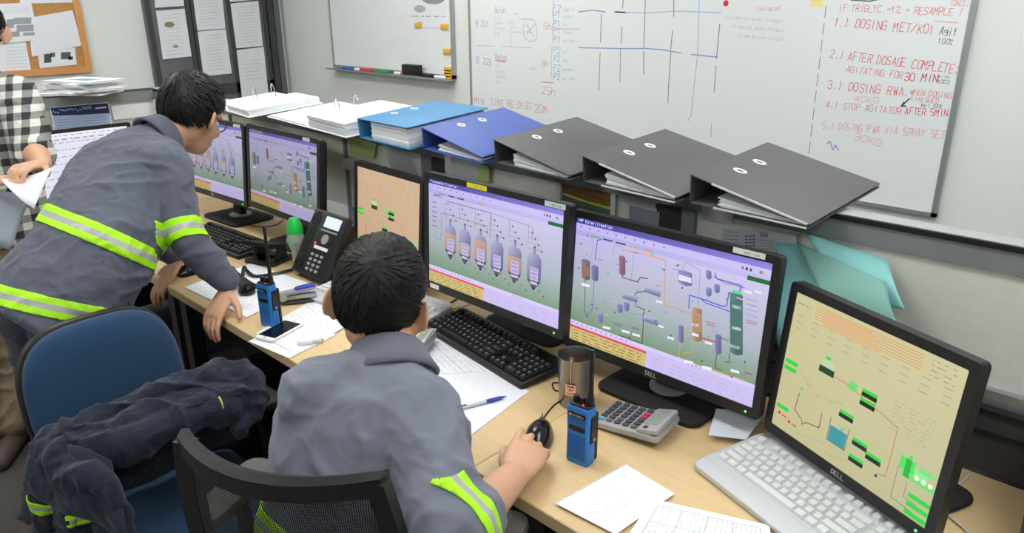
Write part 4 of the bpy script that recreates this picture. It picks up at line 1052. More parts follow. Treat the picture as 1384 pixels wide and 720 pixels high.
# ---- calculators
def calculator(label, loc, yaw, W_, D_, flip):
    t = thing('calculator', label, 'calculator', loc, yaw, 'desk calculators')
    hw = W_/2; X = Rm(math.radians(5), 'X')
    obj('case', MB().prism(rrect(-hw, hw, 0, D_, .008, 4), .002, .016, .004), 'silver', t, X)
    obj('underside', MB().prism(rrect(-hw+.004, hw-.004, .004, D_-.004, .008, 4), .0, .004), 'darkmetal', t, X)
    HX = X @ Tm(0, D_*.68, .015) @ Rm(math.radians(10), 'X')
    obj('display_block', MB().prism(rrect(-hw+.003, hw-.003, 0, D_*.31, .005, 4), -.003, .007, .002), 'silver', t, HX)
    obj('display', bx(-hw+.012, hw*.45, .008, D_*.24, .0068, .0076), 'lcd', t, HX); obj('solar_cell', bx(hw*.6, hw-.012, .012, D_*.14, .0068, .0076), 'blackgloss', t, HX)
    nc, nr = 6, 5; kw = (W_-.018)/nc; kd = (D_*.62)/nr
    for i in range(nc):
        for j in range(nr):
            mt = 'keyred' if j == nr-1 and i in (1, 2) else 'keyblue' if (i == nc-1 and j < 1) else ('keydark' if i < 4 else 'keybrown' if (i+j) % 3 == 0 else 'keydark')
            o = obj('key', MB().prism(rrect(0, kw*.72, 0, kd*.68, .002, 2), 0, .0045, .001), mt, t, X.to_3x3().to_4x4(), smooth=30); o.location = X @ V((-hw+.01+i*kw, .01+j*kd, .0155))
    return t
calculator('silver desk calculator behind the right radio', (-.842, 1.145, DZ), -math.pi/2+.13, .108, .155, 0)
calculator('silver calculator tucked under a white sheet beside the seated man', (-1.488, 1.018, DZ), -1.0, .10, .15, 0)
# ---- two-way radios
mat('radioblue', (38,124,206), .42, bump=.03, bscale=300)
def radio(label, loc, yaw, antL, front=True):
    t = thing('two_way_radio', label, 'radio', loc, yaw, 'blue two-way radios')
    def sec(z):
        k = 1 if z < .1 else 1.0; w0 = .0255+.0025*abs(z-.055)/.06; return w0
    rs = []
    for z, s in ((0,.9),(.004,1),(.03,.99),(.06,.96),(.09,.99),(.118,1.03),(.124,.97)):
        rs.append([(p[0]*s, p[1], z) for p in rrect(-.0265, .0265, -.018, .012, .008, 4)])
    b = obj('body', MB().rings(rs), 'radioblue', t, smooth=40)
    obj('battery', MB().prism(rrect(-.0255, .0255, .0105, .021, .004, 3), .003, .108, .003), 'black', t)
    obj('top_plate', MB().prism(rrect(-.024, .024, -.015, .013, .007, 3), .1235, .1275, .001), 'black', t)
    obj('name_plate', MB().prism(rrect(-.0195, .0195, .103, .113, .002, 2), .0185, .0198, .0004, 'y'), 'blackgloss', b)
    c = Canvas(); c.text('MOTOROLA', (-.011,.106), (.016,.106), (190,192,196), .0035, jit=0, wt=.16); c.circle((-.0145,.108), .003, (180,182,186), 10); c.build('lettering', 'print', b, off=.02)
    obj('badge', MB().prism(rrect(-.0185, .0185, .073, .085, .005, 3), .0175, .0188, .0005, 'y'), 'black', b)
    g = MB()
    for k in range(13): g.box(-.019, .019, -.0187, -.0172, .012+.0042*k, .0134+.0042*k)
    for k in range(4): g.box(-.019, .019, -.0187, -.0172, .0885+.0036*k, .0897+.0036*k)
    obj('speaker_grille', g, 'radiodark', b, kind='stuff')
    obj('side_panel', MB().prism(rrect(-.011, .008, .05, .108, .003, 3), .0252, .0292, .001, 'x'), 'black', t)
    obj('side_screw', MB().prism(circ(-.002, .058, .003, 10), .0292, .0305, 0, 'x'), 'silver', t)
    for xx in (-.014, .0005): obj('knob', MB().lathe([(.0062,.127),(.0066,.129),(.0058,.140),(.0045,.1405)], 14, xx, .0), 'black', t)
    obj('status_light', MB().lathe([(.002,.1275),(.002,.129)], 8, .007, -.009), 'ledred', t)
    obj('antenna', MB().lathe([(.0075,.1275),(.0072,.142),(.0058,.146),(.0052,.16),(.0042,.1275+antL*.9),(.0045,.1275+antL),(.002,.1285+antL)], 12, .0165, .002), 'black', t)
    return t
radio('blue two-way radio standing before the steel cup', (-.775, .985, DZ), .12, .115)
r = radio('blue two-way radio beside the leaning man\'s hand', (-1.815, .893, DZ), .25, .16)
r.rotation_euler = (0, -.0, .25)
# ---- steel cup with tea bag label
t = thing('steel_cup', 'shiny steel cup with a tea bag label, behind the right radio', 'cup', (-.925, 1.148, DZ))
obj('cup_body', MB().lathe([(.034,0),(.036,.002),(.0385,.06),(.041,.119),(.042,.1205),(.0405,.1205),(.0395,.118),(.036,.02),(.0,.019)], 32), 'steel', t, smooth=50)
obj('tea', MB().lathe([(.0375,.095),(.001,.0952)], 24), 'teadark', t)
c = Canvas(); c.rect(-.011,-.013,.011,.013,(244,238,226)); c.up(); c.rect(-.009,-.011,.009,.011,(236,140,60)); c.up(); c.rect(-.007,-.006,.007,.006,(246,226,196)); c.up()
c.line([(-.004,-.003),(.0,.004),(.004,-.003)], .0018, (206,60,40)); c.line([(-.005,.001),(.005,.001)], .0016, (206,60,40)); c.rect(-.0085,.007,.0085,.0105,(214,70,44))
tt = c.build('tea_bag_label', 'print', t, Rm(.42, 'Z') @ Tm(0, -.0415, .052))
obj('tea_string', MB().tube([Rm(.42,'Z') @ V(p) for p in ((0,-.0408,.065),(0,-.0428,.121),(0,-.036,.1205),(0,-.03,.1))], .0005, 5), 'white', t)
# ---- pen
t = thing('ballpoint_pen', 'blue ballpoint pen lying on the printed sheet', 'pen', (-1.07, .988, DZ+.0065), math.atan2(.113,.039))
obj('barrel', MB().tube([(-.05,0,0),(.02,0,0)], .004, 10), 'whiteplastic', t); obj('grip', MB().tube([(.018,0,0),(.05,0,0),(.058,0,0),(.068,0,0)], [.0046,.0046,.003,.0008], 10), 'penblue', t); obj('cap_end', MB().tube([(-.072,0,0),(-.044,0,0)], .0044, 10), 'penblue', t); obj('clip', bx(-.066,-.03,-.0015,.0015,.004,.006), 'penblue', t)
# ---- smartphone
P = [dpt(p, DZ+.002) for p in ((343,460),(362,467),(414,440),(394,431))]; c0 = sum(P, V((0,0,0)))/4; d = (P[2]+P[3]-P[0]-P[1]); yaw = math.atan2(d.y, d.x)-math.pi/2
t = thing('smartphone', 'white smartphone with a black glass front near the desk edge', 'phone', (c0.x, c0.y, DZ+.0042), yaw)
obj('body', MB().prism(rrect(-.0315,.0315,-.064,.064,.009,5), 0, .0078, .002), 'white', t); obj('glass', MB().prism(rrect(-.029,.029,-.0515,.0515,.002,2), .0075, .0081), 'blackgloss', t)
obj('home_button', MB().lathe([(.005,.0078),(.005,.0082),(.0042,.0082)], 16, 0, -.0575), 'silver', t); obj('earpiece', bx(-.006,.006,.056,.0575,.0078,.0081), 'darkmetal', t)
# ---- correction tape, stapler
p = dpt((413,465)); t = thing('correction_tape', 'white and green correction tape on the sheet beside the smartphone', 'correction tape', (p.x, p.y, DZ+.004), .9)
obj('case', MB().prism(rrect(-.022,.022,-.016,.016,.014,5), 0, .013, .003), 'white', t); obj('window', MB().lathe([(.012,.0128),(.012,.0135),(.009,.0135)], 20, -.004, 0), 'palepaper', t); obj('nozzle', MB().prism([(.018,-.007),(.043,-.003),(.043,.003),(.018,.007)], .002, .010, .001), 'white', t); obj('tip', MB().prism(rrect(.040,.047,-.003,.003,.001,2), .003, .009, .001), 'greencap', t)
p = dpt((405,409)); t = thing('stapler', 'grey stapler with blue top beside the white keyboard', 'stapler', (p.x, p.y, DZ+.003), 1.0)
obj('base', MB().prism(rrect(-.055,.055,-.016,.016,.012,4), 0, .008, .002), 'darkmetal', t); obj('magazine', MB().prism(rrect(-.05,.052,-.009,.009,.005,3), .012, .026, .002), 'alu', t, Rm(-.06,'Y'))
obj('top_arm', MB().prism(rrect(-.058,.058,-.015,.015,.013,5), .03, .043, .006), 'greyplastic', t, Rm(-.16,'Y')); obj('blue_insert', MB().prism(rrect(-.005,.06,-.0135,.0135,.012,5), .040, .0475, .003), 'penblue', t, Rm(-.16,'Y')); obj('hinge', MB().tube([(-.045,-.017,.022),(-.045,.017,.022)], .012, 12), 'silver', t)
# ---- hole punch
t = thing('hole_punch', 'black two-hole punch in front of the far monitor foot', 'hole punch', (-2.32, 1.165, DZ), .35)
obj('base_plate', MB().prism(rrect(-.065,.065,-.055,.055,.006,3), 0, .014, .003), 'black', t); obj('chip_tray', bx(-.06,.06,-.05,.05,.014,.017), 'blackgloss', t)
for sx in (-1,1): obj('bracket', MB().prism([(-.02,.016),(.03,.016),(.024,.058),(-.006,.052)], sx*.048-.008, sx*.048+.008, .0, 'x'), 'black', t)
m = MB(); m.box(-.06,.06,-.06,.02,.0,.005); m.box(-.06,.06,-.066,-.056,-.006,.006); m.box(-.06,-.054,-.06,.02,-.01,.004); m.box(.054,.06,-.06,.02,-.01,.004); obj('handle', m, 'black', t, Tm(0,.0,.062) @ Rm(-.28,'X'))
obj('paper_guide', MB().tube([(-.085,.0,.02),(.085,.0,.02)], .0035, 8), 'black', t)
# ---- bottle
glass_mat('clearplastic', (214,224,216), .12, .42); mat('labelgreen', (96,176,120), .5)
t = thing('bottle', 'clear plastic bottle with bright green cap beside the desk phone', 'bottle', (-2.187, 1.20, DZ))
obj('bottle_body', MB().lathe([(.017,0),(.019,.003),(.018,.03),(.02,.06),(.028,.085),(.03,.105),(.026,.122),(.02,.128)], 24), 'clearplastic', t); obj('liquid', MB().lathe([(.0155,.003),(.0165,.03),(.0185,.06),(.026,.085),(.0275,.1)], 20), 'clearplastic', t)
obj('cap', MB().lathe([(.027,.122),(.0275,.128),(.0245,.15),(.018,.168),(.013,.174),(.001,.1745)], 24), 'greencap', t); 
m = MB()
for k in range(5): m.ell((.027*math.cos(3.6+.5*k), .027*math.sin(3.6+.5*k), .085+.008*(k % 3)), (.006,.006,.009), 8, 6)
obj('label_print', m, 'labelgreen', t)
# ---- desk phone with its handset off the hook
t = thing('desk_phone', 'black desk phone with a lit display, off the hook', 'telephone', (-2.045, 1.166, DZ), .02)
PX = Tm(0,0,.012) @ Rm(math.radians(58), 'X')
obj('stand', MB().prism([(.0,.0),(.14,.0),(.135,.02),(.125,.165),(.105,.178),(0,.02)], -.08, .08, .0, 'x'), 'black', t)
b = obj('body', MB().prism(rrect(-.095,.095,-.005,.215,.012,4), -.002, .022, .005), 'phoneblack', t, PX)
for yy, ry in ((.03,.026),(.178,.03)): obj('cradle_cup', MB().prism(circ(-.062, yy, .024, 20, ry), .0215, .0228), 'blackgloss', b, PX)
obj('handset_channel', MB().prism(rrect(-.082,-.042,.05,.155,.01), .0215, .0224), 'black', b, PX)
obj('display', MB().prism(rrect(-.014,.07,.163,.2,.003), .0215, .0235), 'phonelcd', t, PX)
obj('softkey_strip', MB().prism(rrect(-.02,.07,.15,.155,.002), .0218, .0236), 'silver', t, PX)
obj('navigation_wheel', MB().lathe([(.017,.022),(.017,.025),(.006,.0255)], 20, .022, .125), 'silver', t, PX)
obj('message_light', MB().lathe([(.004,.022),(.004,.024)], 10, -.022, .105), 'ledred', t, PX)
obj('label_strip', bx(-.02,.055,.088,.099,.0218,.0232), 'white', t, PX)
first = None
for i in range(3):
    for j in range(4):
        loc = PX @ V((-.008+.026*i-.004, .018+.0165*j, .0218))
        if not first: first = obj('number_key', MB().prism(rrect(-.0075,.0075,-.0048,.0048,.004,3), 0, .0032, .001), 'silver', t, PX.to_3x3().to_4x4()); first.location = loc
        else: share(first, t, loc)
for j in range(6):
    loc = PX @ V((-.032, .012+.0135*j, .0218)); o = obj('function_key', bx(-.005,.005,-.003,.003,0,.002), 'black', t, PX.to_3x3().to_4x4()); o.location = loc
a, b2 = dpt((305,366), DZ+.02), dpt((338,393), DZ+.02); d = b2-a; L0 = d.length
t = thing('telephone_handset', 'black telephone handset lying on a sheet, coiled cord attached', 'handset', ((a.x+b2.x)/2, (a.y+b2.y)/2, DZ+.002), math.atan2(d.y, d.x))
rs = []
for i in range(13):
    u = -1+2*i/12; e = abs(u)**4; z = .030-.006*e; rs.append([(u*.1, p[0]*(.8+.45*e), z+p[1]*(.75+.35*e)) for p in circ(0,0,.022,14,.014)])
obj('grip', MB().rings(rs), 'black', t, smooth=60)
for sx in (-1,1): obj('ear_cup' if sx < 0 else 'mouth_cup', MB().lathe([(.022,.002),(.026,.006),(.026,.018),(.018,.03)], 18, sx*.085, 0), 'blackgloss', t)
I = (Tm(*t.location) @ Rm(t.rotation_euler.z, 'Z')).inverted()
path = smoothpath([I @ dpt(p, DZ+z) for p, z in (((328,372),.02),((330,361),.03),((334,366),.012),((345,373),.008),((370,370),.008),((395,364),.008),((412,357),.012))], 14)
co = []; 
for i, p in enumerate(path):
    tg = (path[min(i+1,len(path)-1)]-path[max(i-1,0)]).normalized(); u = tg.orthogonal().normalized(); w2 = tg.cross(u)
    for k in range(6): q = 2*math.pi*(k/6); co.append(p+(path[min(i+1,len(path)-1)]-p)*(k/6)+(u*math.cos(q)+w2*math.sin(q))*.0045)
obj('coiled_cord', MB().tube(co, .0018, 5), 'black', t)
# small dark box at the right end of the desk
t = thing('storage_box', 'dark brown box at the right end of the desk', 'box', (-.045, 1.33, DZ), .1)
mat('brownbox', (92,80,74), .6); obj('box_body', MB().prism(rrect(-.06,.06,-.1,.12,.006,3), 0, .15, .003), 'brownbox', t); obj('lid', MB().prism(rrect(-.063,.063,-.103,.123,.006,3), .15, .17, .003), 'brownbox', t)
# folded cloth beside the far monitor
t = thing('notepad', 'pale green notepad behind the leaning man\'s sleeve', 'notepad', (-3.12, 1.12, DZ), .1); mat('palegreen', (206,222,206), .8)
obj('pages', bx(-.1,.1,-.05,.05,0,.03), 'pages', t); obj('cover', bx(-.1,.1,-.05,.05,.03,.032), 'palegreen', t)
# ================================================================== cloth and skin
def cloth(name, col, rough=.9, wr=.5, wscale=9):
    m = mat(name, col, rough, var=.10, vscale=5, spec=.2); nt = m.node_tree; N = nt.nodes; L = nt.links; b = N['Principled BSDF']
    tc = N.new('ShaderNodeTexCoord'); n1 = N.new('ShaderNodeTexNoise'); n1.inputs['Scale'].default_value = wscale; n1.inputs['Detail'].default_value = 3; n1.inputs['Distortion'].default_value = 1.2
    n2 = N.new('ShaderNodeTexNoise'); n2.inputs['Scale'].default_value = 900
    L.new(tc.outputs['Object'], n1.inputs['Vector']); L.new(tc.outputs['Object'], n2.inputs['Vector'])
    b1 = N.new('ShaderNodeBump'); b1.inputs['Strength'].default_value = wr; b1.inputs['Distance'].default_value = .02; L.new(n1.outputs['Fac'], b1.inputs['Height'])
    b2 = N.new('ShaderNodeBump'); b2.inputs['Strength'].default_value = .25; b2.inputs['Distance'].default_value = .001; L.new(n2.outputs['Fac'], b2.inputs['Height']); L.new(b1.outputs[0], b2.inputs['Normal']); L.new(b2.outputs[0], b.inputs['Normal'])
    b.inputs['Sheen Weight'].default_value = .15
    return m
cloth('workshirt', (118,123,139), wr=.25); cloth('workjacket', (92,97,112), wr=.3); cloth('navyjacket', (36,41,56), wr=.5, wscale=14); cloth('khaki', (140,124,104), wr=.4); cloth('darktrousers', (58,62,76), wr=.4)
cloth('chairblue', (38,66,98), wr=.05)
mat('hivis', (176,244,30), .7); mat('reflect', (172,174,180), .45)
mat('skin', (206,158,128), .5, var=.06, vscale=20, bump=.05, bscale=300); M['skin'].node_tree.nodes['Principled BSDF'].inputs['Subsurface Weight'].default_value = .08
mat('skinpale', (214,166,136), .5, var=.06, vscale=20, bump=.05, bscale=300)
mat('hair', (18,16,16), .5, var=.3, vscale=60, spec=.3)
mat('eyewhite', (232,230,226), .3); mat('iris', (40,26,20), .2); mat('lips', (176,112,100), .5)
def plaid():
    m = mat('plaid', (220,222,218), .9); nt = m.node_tree; N = nt.nodes; L = nt.links; b = N['Principled BSDF']
    tc = N.new('ShaderNodeTexCoord'); mp = N.new('ShaderNodeMapping'); mp.inputs['Rotation'].default_value = (0, .12, .5); L.new(tc.outputs['Object'], mp.inputs['Vector'])
    sp = N.new('ShaderNodeSeparateXYZ'); L.new(mp.outputs[0], sp.inputs[0]); outs = []
    for ax in ('Y', 'Z'):
        a = N.new('ShaderNodeMath'); a.operation = 'MULTIPLY'; a.inputs[1].default_value = 19; L.new(sp.outputs[ax], a.inputs[0])
        f = N.new('ShaderNodeMath'); f.operation = 'FRACT'; L.new(a.outputs[0], f.inputs[0])
        g = N.new('ShaderNodeMath'); g.operation = 'GREATER_THAN'; g.inputs[1].default_value = .5; L.new(f.outputs[0], g.inputs[0]); outs.append(g)
    s = N.new('ShaderNodeMath'); s.operation = 'ADD'; L.new(outs[0].outputs[0], s.inputs[0]); L.new(outs[1].outputs[0], s.inputs[1])
    h = N.new('ShaderNodeMath'); h.operation = 'MULTIPLY'; h.inputs[1].default_value = .5; L.new(s.outputs[0], h.inputs[0])
    r = N.new('ShaderNodeValToRGB'); r.color_ramp.interpolation = 'CONSTANT'; e = r.color_ramp.elements; e[0].position = 0; e[0].color = rgb(226,228,222); e[1].position = .25; e[1].color = rgb(142,146,140); k = e.new(.75); k.color = rgb(52,54,58)
    L.new(h.outputs[0], r.inputs[0]); L.new(r.outputs[0], b.inputs['Base Color'])
plaid()
def remesh(mb, vox, it=4, extra=None):
    me = bpy.data.meshes.new('tmp'); me.from_pydata(mb.v, [], mb.f); me.update()
    bm = bmesh.new(); bm.from_mesh(me); bmesh.ops.recalc_face_normals(bm, faces=bm.faces); bm.to_mesh(me); bm.free()
    o = bpy.data.objects.new('tmp', me); C.objects.link(o)
    r = o.modifiers.new('r', 'REMESH'); r.mode = 'VOXEL'; r.voxel_size = vox
    s = o.modifiers.new('s', 'SMOOTH'); s.iterations = it; s.factor = .5
    dg = bpy.context.evaluated_depsgraph_get(); out = bpy.data.meshes.new_from_object(o.evaluated_get(dg))
    bpy.data.objects.remove(o); bpy.data.meshes.remove(me)
    return out
def displace(me, fn):
    me.update(); nn = [v.normal.copy() for v in me.vertices]
    for v, n in zip(me.vertices, nn):
        d = fn(v.co, n)
        if d: v.co += n*d
    me.update()
def put(name, me, mats, parent, og, kind=None):
    me.transform(Matrix.Translation(-V(og))); me.name = name; me.materials.clear()
    for m in (mats if isinstance(mats, (list, tuple)) else [mats]): me.materials.append(M[m])
    me.polygons.foreach_set('use_smooth', [True]*len(me.polygons)); me.update()
    o = bpy.data.objects.new(name, me); C.objects.link(o); o.parent = parent
    return o
def folds(seed, amp, sc, stretch=V((1,1,1)), ridge=True):
    off = V((seed*3.7, seed*1.3, seed*9.1))
    def f(p, n):
        q = V((p.x*stretch.x, p.y*stretch.y, p.z*stretch.z))*sc+off
        q2 = q+noise.noise_vector(q*.7)*.6
        a = noise.noise(q2); r = (1-abs(a)*2.2)
        return amp*(max(r, -.3)**3 if ridge and r > 0 else r*.5)+amp*.5*noise.noise(q2*2.3)
    return f
def limb(mb, pts, rad, n=18, flat=None):
    """closed tapering tube with rounded ends; rad: radius per point"""
    P = [V(p) for p in pts]; R = list(rad); d0 = (P[0]-P[1]).normalized(); d1 = (P[-1]-P[-2]).normalized()
    Q = []; S = []
    sm = smoothpath(P, 5); k = len(sm)
    def rr(i):
        t = i/5; a = min(int(t), len(R)-2); return R[a]+(R[a+1]-R[a])*(t-a)
    rs = [rr(i) for i in range(k)]
    pre = [(sm[0]+d0*rs[0]*math.sin(a), rs[0]*math.cos(a)) for a in (1.45, 1.1, .7, .35)]; post = [(sm[-1]+d1*rs[-1]*math.sin(a), rs[-1]*math.cos(a)) for a in (.35, .7, 1.1, 1.45)]
    allp = pre+list(zip(sm, rs))+post
    mb.tube([p for p, r in allp], [r for p, r in allp], n)
def torso_rings(mb, secs, n=28):
    rs = []
    for c, r, f, hw, hd in secs:
        rg = []
        for k in range(n):
            a = 2*math.pi*k/n; ca, sa = math.cos(a), math.sin(a)
            e = 2/2.5; x = math.copysign(abs(ca)**e, ca)*hw; y = math.copysign(abs(sa)**e, sa)*hd
            rg.append(c+r*x+f*y)
        rs.append(rg)
    mb.rings(rs)
def hand(mb, wr, f, n, side, curl=(.2,.3,.2), thumb=None, spread=.04, S_=1.0):
    """palm, four fingers of their own length, thumb from the side of the palm"""
    f = V(f).normalized(); n = (V(n)-f*V(n).dot(f)).normalized(); s = f.cross(n)*side; W = V(wr)
    rs = []
    for d, hw, ht in ((-.012,.025,.019),(.0,.027,.0185),(.03,.034,.0165),(.06,.0395,.0145),(.088,.040,.012),(.097,.034,.008)):
        rs.append([W+f*d*S_+(s*math.cos(a)*hw+n*math.sin(a)*ht)*S_ for a in [2*math.pi*k/16 for k in range(16)]])
    mb.rings(rs)
    tips = []
    for i, (o, L) in enumerate(((.0295,.071),(.0100,.079),(-.0098,.073),(-.0285,.057))):
        p = W+(f*.086+s*o)*S_; ang = 0; path = [p-f*.012, p]; fd = (f+s*(o*spread/.03*1.0)*1.0).normalized(); c = curl[i] if isinstance(curl[0], (tuple, list)) else curl
        for k, q in enumerate((.45,.30,.25)):
            ang += c[k]; d = fd*math.cos(ang)-n*math.sin(ang); p = p+d*L*q*S_; path.append(p)
        limb(mb, path, [.0088*S_,.0090*S_,.0082*S_,.0074*S_,.0062*S_], 10); tips.append((path[-1], d))
    td = thumb or (f*.62+s*.72-n*.25); td = V(td).normalized(); b = W+(f*.022+s*.022-n*.004)*S_
    limb(mb, [b, b+td*.034*S_, b+td*.058*S_+f*.006*S_, b+td*.074*S_+f*.016*S_], [.0135*S_,.0118*S_,.0100*S_,.0080*S_], 10)
    return tips
class Head:
    def __init__(s, c, fwd, up):
        s.c = V(c); s.f = V(fwd).normalized(); u = V(up); s.u = (u-s.f*u.dot(s.f)).normalized(); s.r = s.f.cross(s.u)
        s.R = Matrix((s.r, s.f, s.u)).transposed()
    def w(s, x, y, z): return s.c+s.r*x+s.f*y+s.u*z
    def skin(s, mb):
        R = s.R
        mb.ell(s.w(0,-.012,.026), (.076,.094,.092), 22, 16, R); mb.ell(s.w(0,.022,-.030), (.064,.068,.078), 20, 14, R)
        mb.ell(s.w(0,.050,-.086), (.034,.030,.026), 14, 10, R); mb.ell(s.w(0,.03,-.072), (.052,.05,.042), 16, 10, R)
        for sx in (-1, 1):
            mb.ell(s.w(sx*.034,.070,-.028), (.024,.018,.022), 12, 8, R); mb.ell(s.w(sx*.032,.074,.022), (.026,.013,.010), 12, 8, R)
            er = R @ Matrix.Rotation(sx*.55, 3, 'Z') @ Matrix.Rotation(-.18, 3, 'X')
            mb.ell(s.w(sx*.0805,-.008,-.012), (.009,.020,.034), 12, 10, er); mb.ell(s.w(sx*.0925,-.020,-.008), (.006,.018,.030), 12, 10, er); mb.ell(s.w(sx*.078,.002,-.036), (.007,.010,.011), 10, 8, R)
            mb.ell(s.w(sx*.0115,.093,-.040), (.008,.009,.007), 10, 8, R)
        mb.tube([s.w(0,.080,.016), s.w(0,.092,-.008), s.w(0,.104,-.034), s.w(0,.096,-.044)], [.008,.0095,.0125,.008], 12)
        mb.ell(s.w(0,.085,-.064), (.022,.010,.006), 12, 8, R); mb.ell(s.w(0,.083,-.074), (.019,.010,.007), 12, 8, R)
    def face_parts(s, parent, og):
        for sx in (-1, 1):
            o = put('eye', _mesh(MB().ell(s.w(sx*.031,.0755,.0), (.0115,.0115,.0105), 14, 10, s.R)), 'eyewhite', parent, og)
            put('iris', _mesh(MB().ell(s.w(sx*.031,.0845,.0), (.0052,.0035,.0052), 12, 8, s.R)), 'iris', o, V((0,0,0))+V(og))
            put('eyebrow', _mesh(MB().tube([s.w(sx*.014,.0885,.026), s.w(sx*.032,.0875,.031), s.w(sx*.052,.074,.026)], [.003,.0036,.002], 8)), 'hair', parent, og)
        put('lips', _mesh(MB().tube([s.w(-.022,.086,-.069), s.w(-.008,.0945,-.067), s.w(.008,.0945,-.067), s.w(.022,.086,-.069)], [.0025,.005,.005,.0025], 8)), 'lips', parent, og)
    def hair(s, parent, og, line, thick, seed, n=3200, crown=V((0,-.72,.72)), L=.05, lmax=.009):
        """scalp shell and tufts combed away from the crown"""
        rg = random.Random(seed); E = V((.078,.097,.095)); c0 = V((0,-.012,.026)); crown = crown.normalized()
        def surf(d, t=0):
            q = V((d.x*E.x, d.y*E.y, d.z*E.z)); nn = V((d.x/E.x, d.y/E.y, d.z/E.z)).normalized(); return c0+q+nn*t
        def th(d):
            m = line(d); return thick(d)*min(1, max(0, m*4))+.001
        mb = MB(); nu, nv = 64, 44; idx = {}; vs = []; fs = []
        for i in range(nv+1):
            t = math.pi*i/nv
            for j in range(nu):
                a = 2*math.pi*j/nu; d = V((math.sin(t)*math.cos(a), math.sin(t)*math.sin(a), math.cos(t)))
                nz = noise.noise(d*9+V((seed,0,0)))*.004+noise.noise(d*24+V((0,seed,0)))*.0025
                vs.append(surf(d, th(d)+nz*min(1, max(0, line(d)*5)) if line(d) > 0 else -.012))
        dirs = lambda i, j: V((math.sin(math.pi*i/nv)*math.cos(2*math.pi*j/nu), math.sin(math.pi*i/nv)*math.sin(2*math.pi*j/nu), math.cos(math.pi*i/nv)))
        for i in range(nv):
            for j in range(nu):
                k = (j+1) % nu
                if max(line(dirs(i, j)), line(dirs(i+1, k)), line(dirs(i, k)), line(dirs(i+1, j))) > 0: fs.append((i*nu+j, (i+1)*nu+j, (i+1)*nu+k, i*nu+k))
        mb.add([s.w(*p) for p in vs], fs)
        cnt = 0
        while cnt < n:
            d = V((rg.gauss(0,1), rg.gauss(0,1), rg.gauss(0,1))).normalized(); m = line(d)
            if m < .0: continue
            cnt += 1
            flow = d-crown; flow = (flow-d*flow.dot(d)); sw = crown.cross(d)
            if flow.length < .05: flow = d.orthogonal()
            flow = (flow.normalized()+sw*.5+V((rg.uniform(-.35,.35), rg.uniform(-.35,.35), rg.uniform(-.35,.35)))).normalized(); flow = (flow-d*flow.dot(d)).normalized()
            ll = L*rg.uniform(.55, 1.15)*min(1, .3+m*2.5); t0 = th(d)*rg.uniform(.5, .95); pts = []
            lift = rg.uniform(.0, lmax)
            for k in range(4):
                u = k/3; dd = (d+flow*(u*ll/.095)).normalized(); pts.append(s.w(*surf(dd, t0+lift*math.sin(u*2.2)+(.004-t0)*u*.25)))
            sd = (pts[-1]-pts[0]).cross(s.w(*surf(d, .1))-s.c)
            if sd.length < 1e-9: continue
            sd.normalize(); wd = rg.uniform(.0016, .0034)
            o = []; 
            for k, wk in enumerate((.6, 1, .7)): o += [pts[k]-sd*wd*wk, pts[k]+sd*wd*wk]
            mb.add(o+[pts[3]], [(0,1,3,2),(2,3,5,4),(4,5,6)])
        return put('hair', _mesh(mb), 'hair', parent, og)
    def glasses(s, parent, og):
        m = MB()
        for sx in (-1, 1):
            m.tube([s.w(sx*.033+.024*math.cos(a), .101-.004*abs(math.cos(a)), -.002+.017*math.sin(a)) for a in [2*math.pi*k/18 for k in range(19)]], .0018, 6, cap=False)
            m.tube([s.w(sx*.057,.096,.003), s.w(sx*.077,.075,.004), s.w(sx*.082,.0,.004), s.w(sx*.083,-.018,-.008)], .0019, 6)
        m.tube([s.w(-.009,.102,.002), s.w(0,.105,.004), s.w(.009,.102,.002)], .0017, 6); g = put('spectacles', _mesh(m), 'black', parent, og)
        return g
def _mesh(mb):
    me = bpy.data.meshes.new('m'); me.from_pydata(mb.v, [], mb.f); me.update(); return me
def band(shirt, og, parent, p0, nrm, hw, keep, name='reflective_band', off=.0035):
    """sewn-on strip: the shirt's own surface between two planes, lifted off it; yellow, silver, yellow"""
    bm = bmesh.new(); bm.from_mesh(shirt.data); p0 = V(p0)-V(og); nrm = V(nrm).normalized()
    g = lambda: bm.verts[:]+bm.edges[:]+bm.faces[:]
    bmesh.ops.bisect_plane(bm, geom=g(), plane_co=p0+nrm*hw, plane_no=nrm, clear_outer=True)
    bmesh.ops.bisect_plane(bm, geom=g(), plane_co=p0-nrm*hw, plane_no=-nrm, clear_outer=True)
    for k in (-.3, .3): bmesh.ops.bisect_plane(bm, geom=g(), plane_co=p0+nrm*hw*k, plane_no=nrm)
    bmesh.ops.delete(bm, geom=[f for f in bm.faces if not keep(f.calc_center_median()+V(og))], context='FACES')
    bm.normal_update(); ns = [(v, v.normal.copy()) for v in bm.verts]
    for v, n in ns: v.co += n*off
    me = bpy.data.meshes.new(name); 
    for f in bm.faces:
        f.material_index = 1 if abs((f.calc_center_median()-p0).dot(nrm)) < hw*.3 else 0; f.smooth = True
    bm.to_mesh(me); bm.free(); me.materials.append(M['hivis']); me.materials.append(M['reflect'])
    o = bpy.data.objects.new(name, me); C.objects.link(o); o.parent = parent; md = o.modifiers.new('t', 'SOLIDIFY'); md.thickness = .003; md.offset = -1
    return o
def frame(up, right):
    up = V(up).normalized(); r = V(right); r = (r-up*r.dot(up)).normalized(); return up, r, up.cross(r)
